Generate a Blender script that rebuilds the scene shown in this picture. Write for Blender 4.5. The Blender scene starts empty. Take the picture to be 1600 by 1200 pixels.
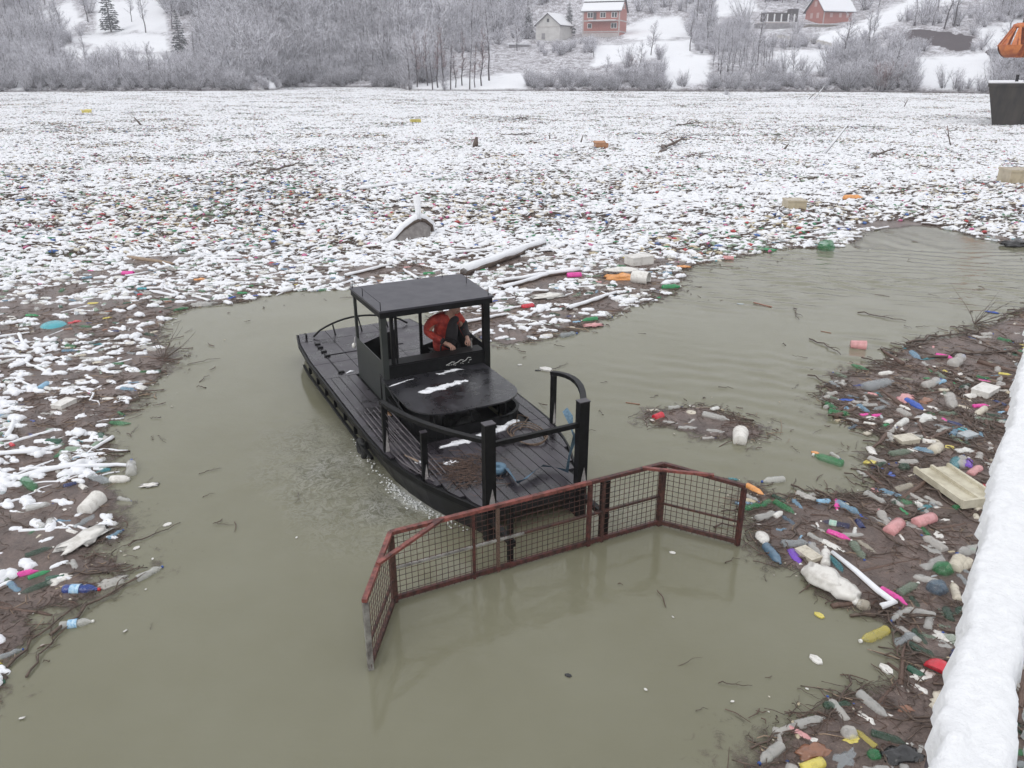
import bpy, bmesh, math, random
import numpy as np
from mathutils import Vector, Matrix, noise as mnoise
R = math.radians
random.seed(7); rng = np.random.default_rng(11)
scene = bpy.context.scene
col = scene.collection

# ------------------------------------------------------------------ camera, sky, sun, exposure
CAM_H = 5.3; PITCH = R(22.2); FPX = 1220.0
cam_d = bpy.data.cameras.new('camera'); cam = bpy.data.objects.new('camera', cam_d); col.objects.link(cam)
cam_d.sensor_width = 36.0; cam_d.lens = FPX/1600*36.0; cam_d.clip_start = 0.05; cam_d.clip_end = 3000
cam.location = (0, 0, CAM_H); cam.rotation_euler = (math.pi/2-PITCH, 0, 0)
scene.camera = cam

SUN_EL, SUN_ROT = R(42), R(250)
world = bpy.data.worlds.new('World'); scene.world = world; world.use_nodes = True
wn = world.node_tree; wn.nodes.clear()
wo = wn.nodes.new('ShaderNodeOutputWorld'); bg = wn.nodes.new('ShaderNodeBackground')
sky = wn.nodes.new('ShaderNodeTexSky'); sky.sky_type = 'NISHITA'; sky.sun_disc = False
sky.sun_elevation = SUN_EL; sky.sun_rotation = SUN_ROT; sky.dust_density = 4.0; sky.air_density = 1.0; sky.altitude = 300
hs = wn.nodes.new('ShaderNodeHueSaturation'); hs.inputs['Saturation'].default_value = 0.18
mx = wn.nodes.new('ShaderNodeMix'); mx.data_type = 'RGBA'; mx.inputs[0].default_value = 0.85
mx.inputs[7].default_value = (7.3, 7.4, 7.6, 1)          # the even cloud layer
wn.links.new(sky.outputs[0], hs.inputs['Color']); wn.links.new(hs.outputs[0], mx.inputs[6])
wn.links.new(mx.outputs[2], bg.inputs['Color']); bg.inputs['Strength'].default_value = 0.13
wn.links.new(bg.outputs[0], wo.inputs['Surface'])

sd = bpy.data.lights.new('sun', 'SUN'); sd.energy = 0.5; sd.angle = R(25); sd.color = (1, .97, .93)
sun = bpy.data.objects.new('sun', sd); col.objects.link(sun)
sun.rotation_euler = (math.pi/2-SUN_EL, 0, R(-40))
vs = scene.view_settings
vs.view_transform = 'Standard'; vs.look = 'None'; vs.gamma = 1.0; vs.use_curve_mapping = False; vs.exposure = 0.36
scene.cycles.max_bounces = 6; scene.cycles.diffuse_bounces = 3; scene.cycles.transparent_max_bounces = 16
scene.cycles.volume_bounces = 1; scene.cycles.volume_step_rate = 4

# ------------------------------------------------------------------ helpers
def at(px, py, z=0.0):
    """where a point of the photograph lies on the level z"""
    dx = (px-800)/FPX; dy = -(py-600)/FPX
    vx = dx; vy = math.cos(PITCH)+dy*math.sin(PITCH); vz = -math.sin(PITCH)+dy*math.cos(PITCH)
    t = (z-CAM_H)/vz
    return Vector((vx*t, vy*t, z))
def pix(x, y, z):
    zz = z-CAM_H
    d = y*math.cos(PITCH)-zz*math.sin(PITCH); u = y*math.sin(PITCH)+zz*math.cos(PITCH)
    if hasattr(d, '__len__'): d = np.where(np.abs(d) < .1, .1, d)
    return 800+FPX*x/d, 600-FPX*u/d

def tag(o, label=None, cat=None, group=None, kind=None):
    if label: o['label'] = label
    if cat: o['category'] = cat
    if group: o['group'] = group
    if kind: o['kind'] = kind
    return o
def empty(name, loc=(0,0,0), rz=0.0):
    o = bpy.data.objects.new(name, None); col.objects.link(o)
    o.location = loc; o.rotation_euler = (0, 0, rz); o.empty_display_size = .1
    return o
def link(name, me, parent=None):
    o = bpy.data.objects.new(name, me); col.objects.link(o)
    if parent: o.parent = parent
    return o

class MB:
    def __init__(s): s.v = []; s.f = []; s.m = []; s.sm = []
    def add(s, vs_, fs, mi=0, smooth=False):
        b = len(s.v); s.v += [tuple(p) for p in vs_]
        for f in fs: s.f.append([b+i for i in f]); s.m.append(mi); s.sm.append(smooth)
        return s
    def box(s, c, size, rot=None, mi=0, taper=1.0):
        hx, hy, hz = size[0]/2, size[1]/2, size[2]/2
        P = [(-hx,-hy,-hz),(hx,-hy,-hz),(hx,hy,-hz),(-hx,hy,-hz),(-hx*taper,-hy*taper,hz),(hx*taper,-hy*taper,hz),(hx*taper,hy*taper,hz),(-hx*taper,hy*taper,hz)]
        P = [Vector(p) for p in P]
        if rot is not None: P = [rot @ p for p in P]
        P = [p+Vector(c) for p in P]
        return s.add(P, [(0,3,2,1),(4,5,6,7),(0,1,5,4),(1,2,6,5),(2,3,7,6),(3,0,4,7)], mi)
    def beam(s, a, b, w, h, mi=0, up=(0,0,1)):
        a = Vector(a); b = Vector(b); d = (b-a); L = d.length
        if L < 1e-6: return s
        d.normalize(); u = Vector(up)
        if abs(d.dot(u)) > .98: u = Vector((0,1,0)) if abs(d.y) < .9 else Vector((1,0,0))
        sd_ = d.cross(u).normalized(); u = sd_.cross(d).normalized()
        P = []
        for e in (a, b):
            for (i, j) in ((-1,-1),(1,-1),(1,1),(-1,1)): P.append(e+sd_*i*w/2+u*j*h/2)
        return s.add(P, [(0,1,2,3),(7,6,5,4),(0,4,5,1),(1,5,6,2),(2,6,7,3),(3,7,4,0)], mi)
    def tube(s, pts, rad, n=6, mi=0, cap=True, smooth=True):
        pts = [Vector(p) for p in pts]; m = len(pts)
        if not hasattr(rad, '__len__'): rad = [rad]*m
        P = []; prev = None
        for i in range(m):
            d = (pts[min(i+1, m-1)]-pts[max(i-1, 0)])
            if d.length < 1e-9: d = Vector((0,0,1))
            d.normalize()
            if prev is None: prev = Vector((0,0,1)) if abs(d.z) < .9 else Vector((1,0,0))
            a = (prev - d*prev.dot(d))
            if a.length < 1e-6: a = d.orthogonal()
            a.normalize(); prev = a; b = d.cross(a)
            for k in range(n):
                t = 2*math.pi*k/n
                P.append(pts[i]+a*(math.cos(t)*rad[i])+b*(math.sin(t)*rad[i]))
        F = [(i*n+k, i*n+(k+1) % n, (i+1)*n+(k+1) % n, (i+1)*n+k) for i in range(m-1) for k in range(n)]
        if cap: F += [tuple(range(n))[::-1], tuple((m-1)*n+k for k in range(n))]
        return s.add(P, F, mi, smooth)
    def lathe(s, prof, n=12, axis='x', mi=0, org=(0,0,0), squash=1.0):
        """prof: (along, radius) pairs"""
        P = []
        for (a, r) in prof:
            for k in range(n):
                t = 2*math.pi*k/n; c, q = math.cos(t)*r, math.sin(t)*r*squash
                p = (a, c, q) if axis == 'x' else (c, q, a)
                P.append((p[0]+org[0], p[1]+org[1], p[2]+org[2]))
        m = len(prof)
        F = [(i*n+k, i*n+(k+1) % n, (i+1)*n+(k+1) % n, (i+1)*n+k) for i in range(m-1) for k in range(n)]
        F += [tuple(range(n))[::-1], tuple((m-1)*n+k for k in range(n))]
        return s.add(P, F, mi, True)
    def mesh(s, name, mats):
        me = bpy.data.meshes.new(name); me.from_pydata(s.v, [], s.f)
        for m in (mats if isinstance(mats, (list, tuple)) else [mats]): me.materials.append(m)
        me.polygons.foreach_set('material_index', s.m); me.polygons.foreach_set('use_smooth', s.sm)
        me.update(); return me
    def build(s, name, mats, parent=None): return link(name, s.mesh(name, mats), parent)

def ico(sub=2):
    bm = bmesh.new(); bmesh.ops.create_icosphere(bm, subdivisions=sub, radius=1)
    v = [tuple(x.co) for x in bm.verts]; f = [tuple(q.index for q in p.verts) for p in bm.faces]; bm.free()
    return v, f
ICO1, ICO2, ICO3 = ico(1), ico(2), ico(3)
def blob(mb, c, s, seed, rough=.3, freq=1.6, mi=0, zmin=None, base=ICO2, rz=0):
    V = []; cr, sr = math.cos(rz), math.sin(rz)
    for p in base[0]:
        q = Vector(p); n = mnoise.noise(q*freq+Vector((seed*3.1, seed*1.7, seed))); n2 = mnoise.noise(q*freq*2.7+Vector((seed, 9, seed*2)))
        q = q*(1+rough*n+rough*.5*n2)
        x, y, z = q.x*s[0], q.y*s[1], q.z*s[2]
        if zmin is not None and z < zmin: z = zmin
        V.append((c[0]+x*cr-y*sr, c[1]+x*sr+y*cr, c[2]+z))
    mb.add(V, base[1], mi, True)

# ---- numpy noise
def vnoise(x, y, seed=0):
    x = np.asarray(x, float); y = np.asarray(y, float)
    xi = np.floor(x).astype(np.int64); yi = np.floor(y).astype(np.int64); xf = x-xi; yf = y-yi
    def h(a, b):
        n = (a*374761393 + b*668265263 + seed*982451653) & 0x7fffffff
        n = ((n ^ (n >> 13))*1274126177) & 0x7fffffff
        return ((n ^ (n >> 16)) & 0xffff)/65535.0
    u = xf*xf*(3-2*xf); v = yf*yf*(3-2*yf)
    return (h(xi,yi)*(1-u)+h(xi+1,yi)*u)*(1-v)+(h(xi,yi+1)*(1-u)+h(xi+1,yi+1)*u)*v
def fbm(x, y, seed=0, o=4):
    t = 0; a = .5; 
    for i in range(o): t = t+a*vnoise(x*2**i, y*2**i, seed+i*17); a *= .5
    return t/(1-.5**o)

# ---- materials
def nmat(name):
    m = bpy.data.materials.new(name); m.use_nodes = True
    nt = m.node_tree; return m, nt, nt.nodes['Principled BSDF'], nt.nodes['Material Output']
def set_in(b, **k):
    for a, v in k.items(): b.inputs[a.replace('_', ' ')].default_value = v
def noise_node(nt, scale, detail=4, rough=.6, coord='Object', vec=None, stretch=None, dist=0):
    n = nt.nodes.new('ShaderNodeTexNoise'); n.inputs['Scale'].default_value = scale
    n.inputs['Detail'].default_value = detail; n.inputs['Roughness'].default_value = rough; n.inputs['Distortion'].default_value = dist
    tc = nt.nodes.new('ShaderNodeTexCoord'); src = tc.outputs[coord]
    if stretch:
        mp = nt.nodes.new('ShaderNodeMapping'); mp.inputs['Scale'].default_value = stretch
        nt.links.new(src, mp.inputs['Vector']); src = mp.outputs[0]
    nt.links.new(src, n.inputs['Vector']); return n
def ramp(nt, src, stops):
    r = nt.nodes.new('ShaderNodeValToRGB'); nt.links.new(src, r.inputs[0])
    els = r.color_ramp.elements
    while len(els) < len(stops): els.new(.5)
    for e, (p, c) in zip(els, stops): e.position = p; e.color = (*c, 1) if len(c) == 3 else c
    return r
def bump(nt, b, src, strength=.4, dist=.02):
    n = nt.nodes.new('ShaderNodeBump'); n.inputs['Strength'].default_value = strength; n.inputs['Distance'].default_value = dist
    nt.links.new(src, n.inputs['Height']); nt.links.new(n.outputs[0], b.inputs['Normal']); return n
def simple(name, c1, c2=None, scale=6, rough=.7, bmp=.3, bd=.01, metallic=0, spec=.5, detail=5, stretch=None, r2=None, lo=.35, hi=.65):
    m, nt, b, o = nmat(name); set_in(b, Roughness=rough, Metallic=metallic); b.inputs['Specular IOR Level'].default_value = spec
    n = noise_node(nt, scale, detail, stretch=stretch)
    if c2: r = ramp(nt, n.outputs[0], [(lo, c1), (hi, c2)]); nt.links.new(r.outputs[0], b.inputs['Base Color'])
    else: b.inputs['Base Color'].default_value = (*c1, 1)
    if r2 is not None:
        r = ramp(nt, n.outputs[0], [(lo, (rough,)*3), (hi, (r2,)*3)]); nt.links.new(r.outputs[0], b.inputs['Roughness'])
    if bmp: bump(nt, b, n.outputs[0], bmp, bd)
    return m

def snow_mat(name='snow', scale=14, bd=.01, tint=(.83,.84,.87)):
    m, nt, b, o = nmat(name); set_in(b, Roughness=.75)
    n = noise_node(nt, scale, 6, .65)
    r = ramp(nt, n.outputs[0], [(.3, tuple(c*.93 for c in tint)), (.6, tint)]); nt.links.new(r.outputs[0], b.inputs['Base Color'])
    b.inputs['Specular IOR Level'].default_value = .25
    bump(nt, b, n.outputs[0], .5, bd); return m
SNOW = snow_mat()
SNOW_FINE = snow_mat('rail_snow', 45, .02, (.83,.84,.86))
def tint_mat(name, mode, rough=.3, alpha=1.0, vary=.12):
    """plastic coloured per object ('OBJECT') or per instance ('INSTANCER')"""
    m, nt, b, o = nmat(name); set_in(b, Roughness=rough); b.inputs['Specular IOR Level'].default_value = .7
    if mode == 'OBJECT':
        a = nt.nodes.new('ShaderNodeObjectInfo'); src = a.outputs['Color']
    else:
        a = nt.nodes.new('ShaderNodeAttribute'); a.attribute_type = 'INSTANCER'; a.attribute_name = 'tint'; src = a.outputs['Color']
    n = noise_node(nt, 3.2, 6, .65)
    r = ramp(nt, n.outputs[0], [(.34, (.42,.38,.34)), (.50, (1,1,1))])     # mud and grime
    mm = nt.nodes.new('ShaderNodeMix'); mm.data_type = 'RGBA'; mm.blend_type = 'MULTIPLY'; mm.inputs[0].default_value = .5
    nt.links.new(src, mm.inputs[6]); nt.links.new(r.outputs[0], mm.inputs[7]); nt.links.new(mm.outputs[2], b.inputs['Base Color'])
    if alpha < 1:
        ra = ramp(nt, n.outputs[0], [(.35, (min(1, alpha+.3),)*3), (.6, (alpha,)*3)]); nt.links.new(ra.outputs[0], b.inputs['Alpha'])
    n9 = noise_node(nt, 5, 2, .5); bump(nt, b, n9.outputs[0], .3, .03); return m
PL_O = {m: tint_mat('plastic_'+m.lower(), m, .25) for m in ('OBJECT', 'INSTANCER')}
PL_C = {m: tint_mat('clear_plastic_'+m.lower(), m, .05, .36) for m in ('OBJECT', 'INSTANCER')}
WET_WOOD = simple('wet_wood', (.035,.024,.018), (.15,.105,.08), 12, .5, .6, .01, stretch=(1,6,6))
PALE_WOOD = simple('pale_wood', (.22,.15,.10), (.38,.29,.21), 14, .6, .5, .01, stretch=(1,6,6))
BROWN_WOOD = simple('brown_wood', (.065,.038,.028), (.16,.10,.075), 14, .55, .5, .01, stretch=(1,6,6))
BLACK = simple('black_hull_paint', (.006,.006,.007), (.017,.017,.02), 5, .34, .25, .006, r2=.5, spec=.3)
BLACK_MATT = simple('black_matt_paint', (.003,.003,.0035), (.008,.008,.009), 12, .5, .2, .004, spec=.22)
DECK = simple('wet_deck_paint', (.014,.012,.014), (.062,.055,.066), 2.6, .18, .35, .006, r2=.5, detail=8)
ROOF = simple('roof_paint', (.028,.027,.036), (.04,.038,.05), 3, .33, .15, .004, r2=.45)
SIDEWALL = simple('cabin_wall_paint', (.022,.026,.024), (.032,.036,.034), 3, .42, .1, .003)
RUST_RED = simple('red_oxide_paint', (.055,.020,.017), (.27,.08,.065), 13, .5, .4, .003)
RUST_MID = simple('old_red_steel', (.028,.013,.011), (.11,.034,.028), 18, .55, .5, .004)
RUST_DARK = simple('rusted_steel', (.025,.014,.012), (.10,.04,.03), 18, .6, .5, .004)
BARE = simple('bare_primer', (.22,.20,.20), (.42,.40,.39), 20, .6, .2, .002)
GREY_STEEL = simple('galvanised_steel', (.10,.09,.085), (.30,.29,.27), 10, .45, .3, .003)

MURK = (0.184, 0.180, 0.125)
print('setup done')
# ------------------------------------------------------------------ outlines of the floating litter, traced on the water
def wpoly(pts): return np.array([at(px, py)[:2] for px, py in pts])
EDGE_MAIN = [(-260,1230),(-40,1110),(20,1040),(70,990),(60,960),(110,950),(160,925),(150,905),(215,895),(205,870),(150,862),(190,840),(185,800),(205,775),(175,752),(160,725),(168,690),(160,668),(200,650),(215,625),(255,590),(272,560),(255,530),(262,505),(272,488),(330,478),(385,470),(430,458),(500,455),(560,452),(640,470),(720,520),(790,543),(850,530),(915,510),(950,500),(985,482),(1030,468),(1062,450),(1065,425),(1085,415),(1150,403),(1215,390),(1310,387),(1335,375),(1345,362),(1440,354),(1500,362),(1540,376),(1600,384),(1720,395)]
POLY_MAIN = np.vstack([wpoly(EDGE_MAIN), np.array([[60,30],[300,150],[300,300],[-300,300],[-300,-20],[-30,-20]])])
POLY_RIGHT = wpoly([(1720,440),(1600,487),(1560,500),(1510,520),(1440,532),(1400,545),(1360,575),(1310,585),(1285,605),(1278,630),(1300,655),(1335,672),(1385,690),(1340,720),(1360,745),(1350,770),(1300,770),(1220,775),(1175,758),(1160,790),(1175,850),(1215,885),(1250,905),(1270,935),(1330,962),(1390,985),(1400,1030),(1380,1060),(1300,1085),(1240,1120),(1195,1165),(1160,1230),(1150,1320),(1500,1420),(1700,1200),(2100,800)])
POLY_ISLE = wpoly([(1003,650),(1020,640),(1060,634),(1110,632),(1150,648),(1180,662),(1205,680),(1190,692),(1150,690),(1090,685),(1040,672),(1010,662)])
def inside_dist(P, x, y):
    """signed distance to an outline: positive inside"""
    ins = np.zeros(x.shape, bool); d2 = np.full(x.shape, 1e9)
    n = len(P)
    for i in range(n):
        x1, y1 = P[i]; x2, y2 = P[(i+1) % n]
        c = ((y1 > y) != (y2 > y))
        with np.errstate(divide='ignore', invalid='ignore'):
            xx = (x2-x1)*(y-y1)/((y2-y1) if y2 != y1 else 1e-9)+x1
        ins ^= (c & (x < xx))
        dx, dy = x2-x1, y2-y1; L = dx*dx+dy*dy+1e-12
        t = np.clip(((x-x1)*dx+(y-y1)*dy)/L, 0, 1)
        d2 = np.minimum(d2, (x-x1-t*dx)**2+(y-y1-t*dy)**2)
    d = np.sqrt(d2); return np.where(ins, d, -d)
# pool of still grey water inside the litter, ahead of the forked log
def mat_field(x, y):
    return np.maximum.reduce([inside_dist(POLY_MAIN, x, y), inside_dist(POLY_RIGHT, x, y), inside_dist(POLY_ISLE, x, y)])

# ------------------------------------------------------------------ boat frame (needed by the wake)
BO = Vector((.22, 8.38, 0)); BU = Vector((-.457, .89, 0)); BV = Vector((.89, .457, 0))
BOAT_RZ = math.atan2(BU.y, BU.x)              # local x runs to the stern, local -y to the right of the picture
def bloc(x, y):
    dx = x-BO.x; dy = y-BO.y; return dx*BU.x+dy*BU.y, dx*BV.x+dy*BV.y

# ------------------------------------------------------------------ water
def grid_mesh(name, xs, ys, zf, mats):
    X, Y = np.meshgrid(xs, ys); Z = zf(X, Y)
    nx, ny = len(xs), len(ys)
    co = np.stack([X.ravel(), Y.ravel(), Z.ravel()], 1)
    i = np.arange(nx*ny).reshape(ny, nx)
    q = np.stack([i[:-1,:-1], i[:-1,1:], i[1:,1:], i[1:,:-1]], -1).reshape(-1, 4)
    me = bpy.data.meshes.new(name)
    me.vertices.add(len(co)); me.vertices.foreach_set('co', co.ravel())
    me.loops.add(q.size); me.loops.foreach_set('vertex_index', q.ravel())
    me.polygons.add(len(q)); me.polygons.foreach_set('loop_start', np.arange(0, q.size, 4))
    me.polygons.foreach_set('use_smooth', np.ones(len(q), bool))
    me.update(calc_edges=True)
    for m in mats: me.materials.append(m)
    return me, X, Y
def add_attr(me, name, arr):
    a = me.attributes.new(name, 'FLOAT', 'POINT'); a.data.foreach_set('value', np.asarray(arr, float).ravel())

def churn_fields(X, Y):
    u, v = bloc(X, Y)
    # propeller wash and bow wave along the left side of the hull, a small splash on its right
    d = .8*np.exp(-(((u-2.4)/1.5)**2+((v+1.9)/.7)**2))
    d = np.maximum(d, .95*np.exp(-(((u-1.0)/.8)**2+((v+1.55)/.45)**2)))
    d = np.maximum(d, .5*np.exp(-(((u-2.6)/1.2)**2+((v-1.62)/.22)**2)))
    d = np.maximum(d, .35*np.exp(-(((u+.2)/.5)**2+((v-1.2)/.5)**2)))
    foam = np.clip(d*(fbm(X*2.2+7, Y*2.2, 5, 4)*2.2-.25), 0, 1.2)
    return d, foam
def water_z(X, Y):
    d, foam = churn_fields(X, Y)
    z = .075*d*(fbm(X*4.5, Y*4.5, 3, 5)-.5)*2 + .03*d*d*(vnoise(X*9, Y*9, 8)-.5)
    near = np.exp(-((Y-9)/40)**2)*(Y < 60)
    # light chop that runs in from the right-hand reach of open water
    m = np.clip((X-.5)/7, 0, 1)*np.clip((Y-8)/5, .15, 1)*near
    warp = fbm(X*.5, Y*.5, 21, 3)*3
    z = z + m*(.012*np.sin((X*.30+Y*1.0)*2*math.pi/.52+warp*2.4) + .009*np.sin((X*-.25+Y*.95)*2*math.pi/.44+warp*3)*vnoise(X*.8, Y*.8, 6) + .009*np.sin((X*.5+Y*.85)*2*math.pi/.36+warp*4))*np.clip(fbm(X*.35, Y*.6, 33, 3)*2.4-.5, 0, 1.2)
    # rings pushed out ahead of the cage
    rr = np.hypot(X-.6, Y-6.4); z = z+.0035*np.sin(rr*2*math.pi/.35+fbm(X*1.5, Y*1.5, 4, 3)*7)*np.exp(-(rr/1.6)**2)
    return z
xs = np.concatenate([np.linspace(-700,-40,14), np.linspace(-36,-9,30), np.arange(-8.8,14,.09), np.linspace(14.5,40,50), np.linspace(45,700,14)])
ys = np.concatenate([np.linspace(-300,0,8), np.arange(1,24,.09), np.arange(24.2,60,.5), np.linspace(62,420,40)])
wm, nt, b, o = nmat('murky_water'); set_in(b, Roughness=.03, IOR=1.33)
n1 = noise_node(nt, .5, 4, .6); base = ramp(nt, n1.outputs[0], [(.3, (MURK[0]*.93, MURK[1]*.92, MURK[2]*.9)), (.7, (MURK[0]*1.06, MURK[1]*1.06, MURK[2]*1.1))])
fa = nt.nodes.new('ShaderNodeAttribute'); fa.attribute_name = 'foam'
n2 = noise_node(nt, 16, 10, .85, dist=2.2)
def WM(op, a, c, c3=None):
    q = nt.nodes.new('ShaderNodeMath'); q.operation = op
    for i, v in enumerate((a, c, c3)):
        if v is None: continue
        if isinstance(v, (int, float)): q.inputs[i].default_value = v
        else: nt.links.new(v, q.inputs[i])
    return q.outputs[0]
n5 = noise_node(nt, 5.5, 5, .6, dist=1.5)
ridge = WM('MULTIPLY', WM('ABSOLUTE', WM('SUBTRACT', n5.outputs[0], .5), None), 10.0)          # 0 on the froth lines
lines = WM('MULTIPLY', WM('SUBTRACT', 1.0, WM('MINIMUM', ridge, 1.0)), WM('MULTIPLY', fa.outputs['Fac'], .42))
fleck = WM('MULTIPLY', WM('MAXIMUM', WM('SUBTRACT', n2.outputs[0], .56), 0.0), WM('MULTIPLY', fa.outputs['Fac'], 1.3))
sa_ = nt.nodes.new('ShaderNodeAttribute'); sa_.attribute_name = 'splash'
hot = WM('MULTIPLY', WM('MAXIMUM', WM('SUBTRACT', WM('ADD', n2.outputs[0], sa_.outputs['Fac']), .85), 0.0), 3.0)
veil = WM('MULTIPLY', fa.outputs['Fac'], .08)
adn = WM('ADD', WM('ADD', lines, fleck), WM('ADD', hot, veil))
fr = ramp(nt, adn, [(.02, (0,0,0)), (.9, (.9,)*3)])
fm = nt.nodes.new('ShaderNodeMix'); fm.data_type = 'RGBA'; fm.inputs[7].default_value = (.55,.55,.50,1)
nt.links.new(fr.outputs[0], fm.inputs[0]); nt.links.new(base.outputs[0], fm.inputs[6]); nt.links.new(fm.outputs[2], b.inputs['Base Color'])
rr = ramp(nt, fr.outputs[0], [(0, (.045,)*3), (1, (.5,)*3)]); nt.links.new(rr.outputs[0], b.inputs['Roughness'])
n3 = noise_node(nt, 3.5, 5, .55, stretch=(1,1.8,1)); bn = bump(nt, b, n3.outputs[0], .22, .02)
n4 = noise_node(nt, 7, 9, .7, dist=.8); mu = nt.nodes.new('ShaderNodeMath'); mu.operation = 'MULTIPLY'; nt.links.new(n4.outputs[0], mu.inputs[0]); nt.links.new(fa.outputs['Fac'], mu.inputs[1])
bn2 = nt.nodes.new('ShaderNodeBump'); bn2.inputs['Strength'].default_value = 1; bn2.inputs['Distance'].default_value = .09; nt.links.new(mu.outputs[0], bn2.inputs['Height']); nt.links.new(bn.outputs[0], bn2.inputs['Normal']); nt.links.new(bn2.outputs[0], b.inputs['Normal'])
me, X, Y = grid_mesh('water', xs, ys, water_z, [wm])
d_, foam_ = churn_fields(X, Y); add_attr(me, 'foam', foam_)
u_, v_ = bloc(X, Y); hug = np.exp(-((u_-1.15)/.75)**2)*np.exp(-np.clip((-v_-np.interp(u_, [-.1,.3,.85,1.3,1.75,2.5,6], [.6,.8,1.0,1.15,1.22,1.26,1.28]))/.22, 0, 9)**2)*(v_ < -.3)+.6*np.exp(-((u_-2.7)/.8)**2)*np.exp(-((v_+1.42)/.14)**2)+.5*np.exp(-((u_-2.5)/.9)**2)*np.exp(-((v_-1.45)/.12)**2); add_attr(me, 'splash', hug*.75)
water = link('water', me); tag(water, kind='structure')

# ------------------------------------------------------------------ the brown scum of duff and chips that carries the litter
sm_, nt, b, o = nmat('floating_duff'); set_in(b, Roughness=.30)
na = noise_node(nt, 2.2, 9, .72); nb = noise_node(nt, 19, 9, .9, dist=1.5); nc = noise_node(nt, .35, 5, .6, stretch=(.5,1.6,1))
cr = ramp(nt, nb.outputs[0], [(.34, (.04,.027,.022)), (.45, (.125,.095,.082)), (.56, (.175,.138,.122)), (.66, (.33,.26,.21))])
big = ramp(nt, na.outputs[0], [(.35, (.6,.58,.58)), (.62, (1.3,1.24,1.22))])
mm = nt.nodes.new('ShaderNodeMix'); mm.data_type = 'RGBA'; mm.blend_type = 'MULTIPLY'; mm.inputs[0].default_value = 1
nt.links.new(cr.outputs[0], mm.inputs[6]); nt.links.new(big.outputs[0], mm.inputs[7])
# patches of thin lying snow, which take over far out
sa = nt.nodes.new('ShaderNodeAttribute'); sa.attribute_name = 'snowy'
s2 = nt.nodes.new('ShaderNodeMath'); s2.operation = 'MULTIPLY_ADD'; s2.inputs[1].default_value = .8
ns = noise_node(nt, 1.7, 9, .75, stretch=(.7,1.3,1)); nt.links.new(ns.outputs[0], s2.inputs[0]); nt.links.new(sa.outputs['Fac'], s2.inputs[2])
sr = ramp(nt, s2.outputs[0], [(.84, (0,0,0)), (.94, (1,1,1))])
m2 = nt.nodes.new('ShaderNodeMix'); m2.data_type = 'RGBA'; m2.inputs[7].default_value = (.8,.81,.84,1)
nt.links.new(sr.outputs[0], m2.inputs[0]); nt.links.new(mm.outputs[2], m2.inputs[6]); nt.links.new(m2.outputs[2], b.inputs['Base Color'])
ca = nt.nodes.new('ShaderNodeAttribute'); ca.attribute_name = 'cover'
c2 = nt.nodes.new('ShaderNodeMath'); c2.operation = 'ADD'
ne = noise_node(nt, 7, 9, .8, dist=.6); nt.links.new(ca.outputs['Fac'], c2.inputs[0]); nt.links.new(ne.outputs[0], c2.inputs[1])
cv = ramp(nt, c2.outputs[0], [(.56, (0,0,0)), (.80, (1,1,1))]); nt.links.new(cv.outputs[0], b.inputs['Alpha'])
bump(nt, b, nb.outputs[0], .7, .03)

def duff_cover(X, Y):
    d = mat_field(X, Y)
    film = np.clip((fbm(X*1.3, Y*1.3, 55, 4)-.42)*2.2, 0, .3)*np.exp(-np.clip(-d, 0, 9)/.45)   # thin film that drifts off the edge
    c = np.clip(.0+d*1.6, -.4, .45)
    return np.maximum(c, film-.12), d
def make_duff(name, xs, ys, lift):
    def zf(X, Y):
        d = mat_field(X, Y); k = np.clip(d*2, 0, 1)
        return lift+k*(.022*(fbm(X*2.2, Y*2.2, 71, 4)))*np.clip(Y/6, .3, 1)
    me, X, Y = grid_mesh(name, xs, ys, zf, [sm_])
    c, d = duff_cover(X, Y); add_attr(me, 'cover', c)
    dist = np.hypot(X, Y); sn = np.clip((dist-30)/90, 0, 1)*.36+.0
    sn = np.where(inside_dist(POLY_RIGHT, X, Y) > 0, -1, sn)
    add_attr(me, 'snowy', sn)
    keep = (c > -.2).ravel()
    bm = bmesh.new(); bm.from_mesh(me); bm.verts.ensure_lookup_table()
    bmesh.ops.delete(bm, geom=[v for v in bm.verts if not keep[v.index]], context='VERTS'); bm.to_mesh(me); bm.free()
    return tag(link(name, me), kind='stuff')
o = make_duff('floating_duff', np.arange(-13,16,.13), np.arange(1.2,26,.13), .010)
tag(o, 'brown scum of soaked bark, chips and duff between the floating litter near the boat', 'debris')
o = make_duff('floating_debris_field', np.concatenate([np.linspace(-170,-24,70), np.arange(-23,34,.6), np.linspace(36,170,60)]), np.concatenate([np.arange(24,60,.6), np.linspace(61,222,100)]), .006)
tag(o, 'snow-dusted brown sheet of debris covering the lake out to the far bank', 'debris')
print('water done')

# ------------------------------------------------------------------ building the kinds of litter: unit length along x, resting at z = 0
DARKCAP = simple('bottle_cap_blue', (.03,.08,.3), None, bmp=0, rough=.4); REDCAP = simple('bottle_cap_red', (.5,.03,.03), None, bmp=0, rough=.4)
WHITECAP = simple('bottle_cap_white', (.75,.74,.7), None, bmp=0, rough=.4)
FOAMM = simple('dirty_white_foam', (.50,.47,.41), (.76,.74,.70), 7, .7, .4, .01, lo=.3, hi=.5)
BOTTLE = [(-.5,.05),(-.49,.12),(-.46,.145),(-.38,.15),(-.3,.143),(-.22,.15),(-.1,.15),(-.02,.138),(.04,.132),(.1,.145),(.18,.148),(.26,.125),(.34,.085),(.40,.05),(.43,.042),(.45,.042)]
RIBBED = [(-.5,.06),(-.48,.135)]+[(-.44+i*.055, .15 if i % 2 else .135) for i in range(12)]+[(.26,.12),(.34,.07),(.4,.045),(.45,.042)]
JUG = [(-.5,.1),(-.48,.17),(-.40,.19),(.1,.19),(.2,.175),(.28,.13),(.33,.07),(.38,.06),(.44,.058)]
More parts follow.
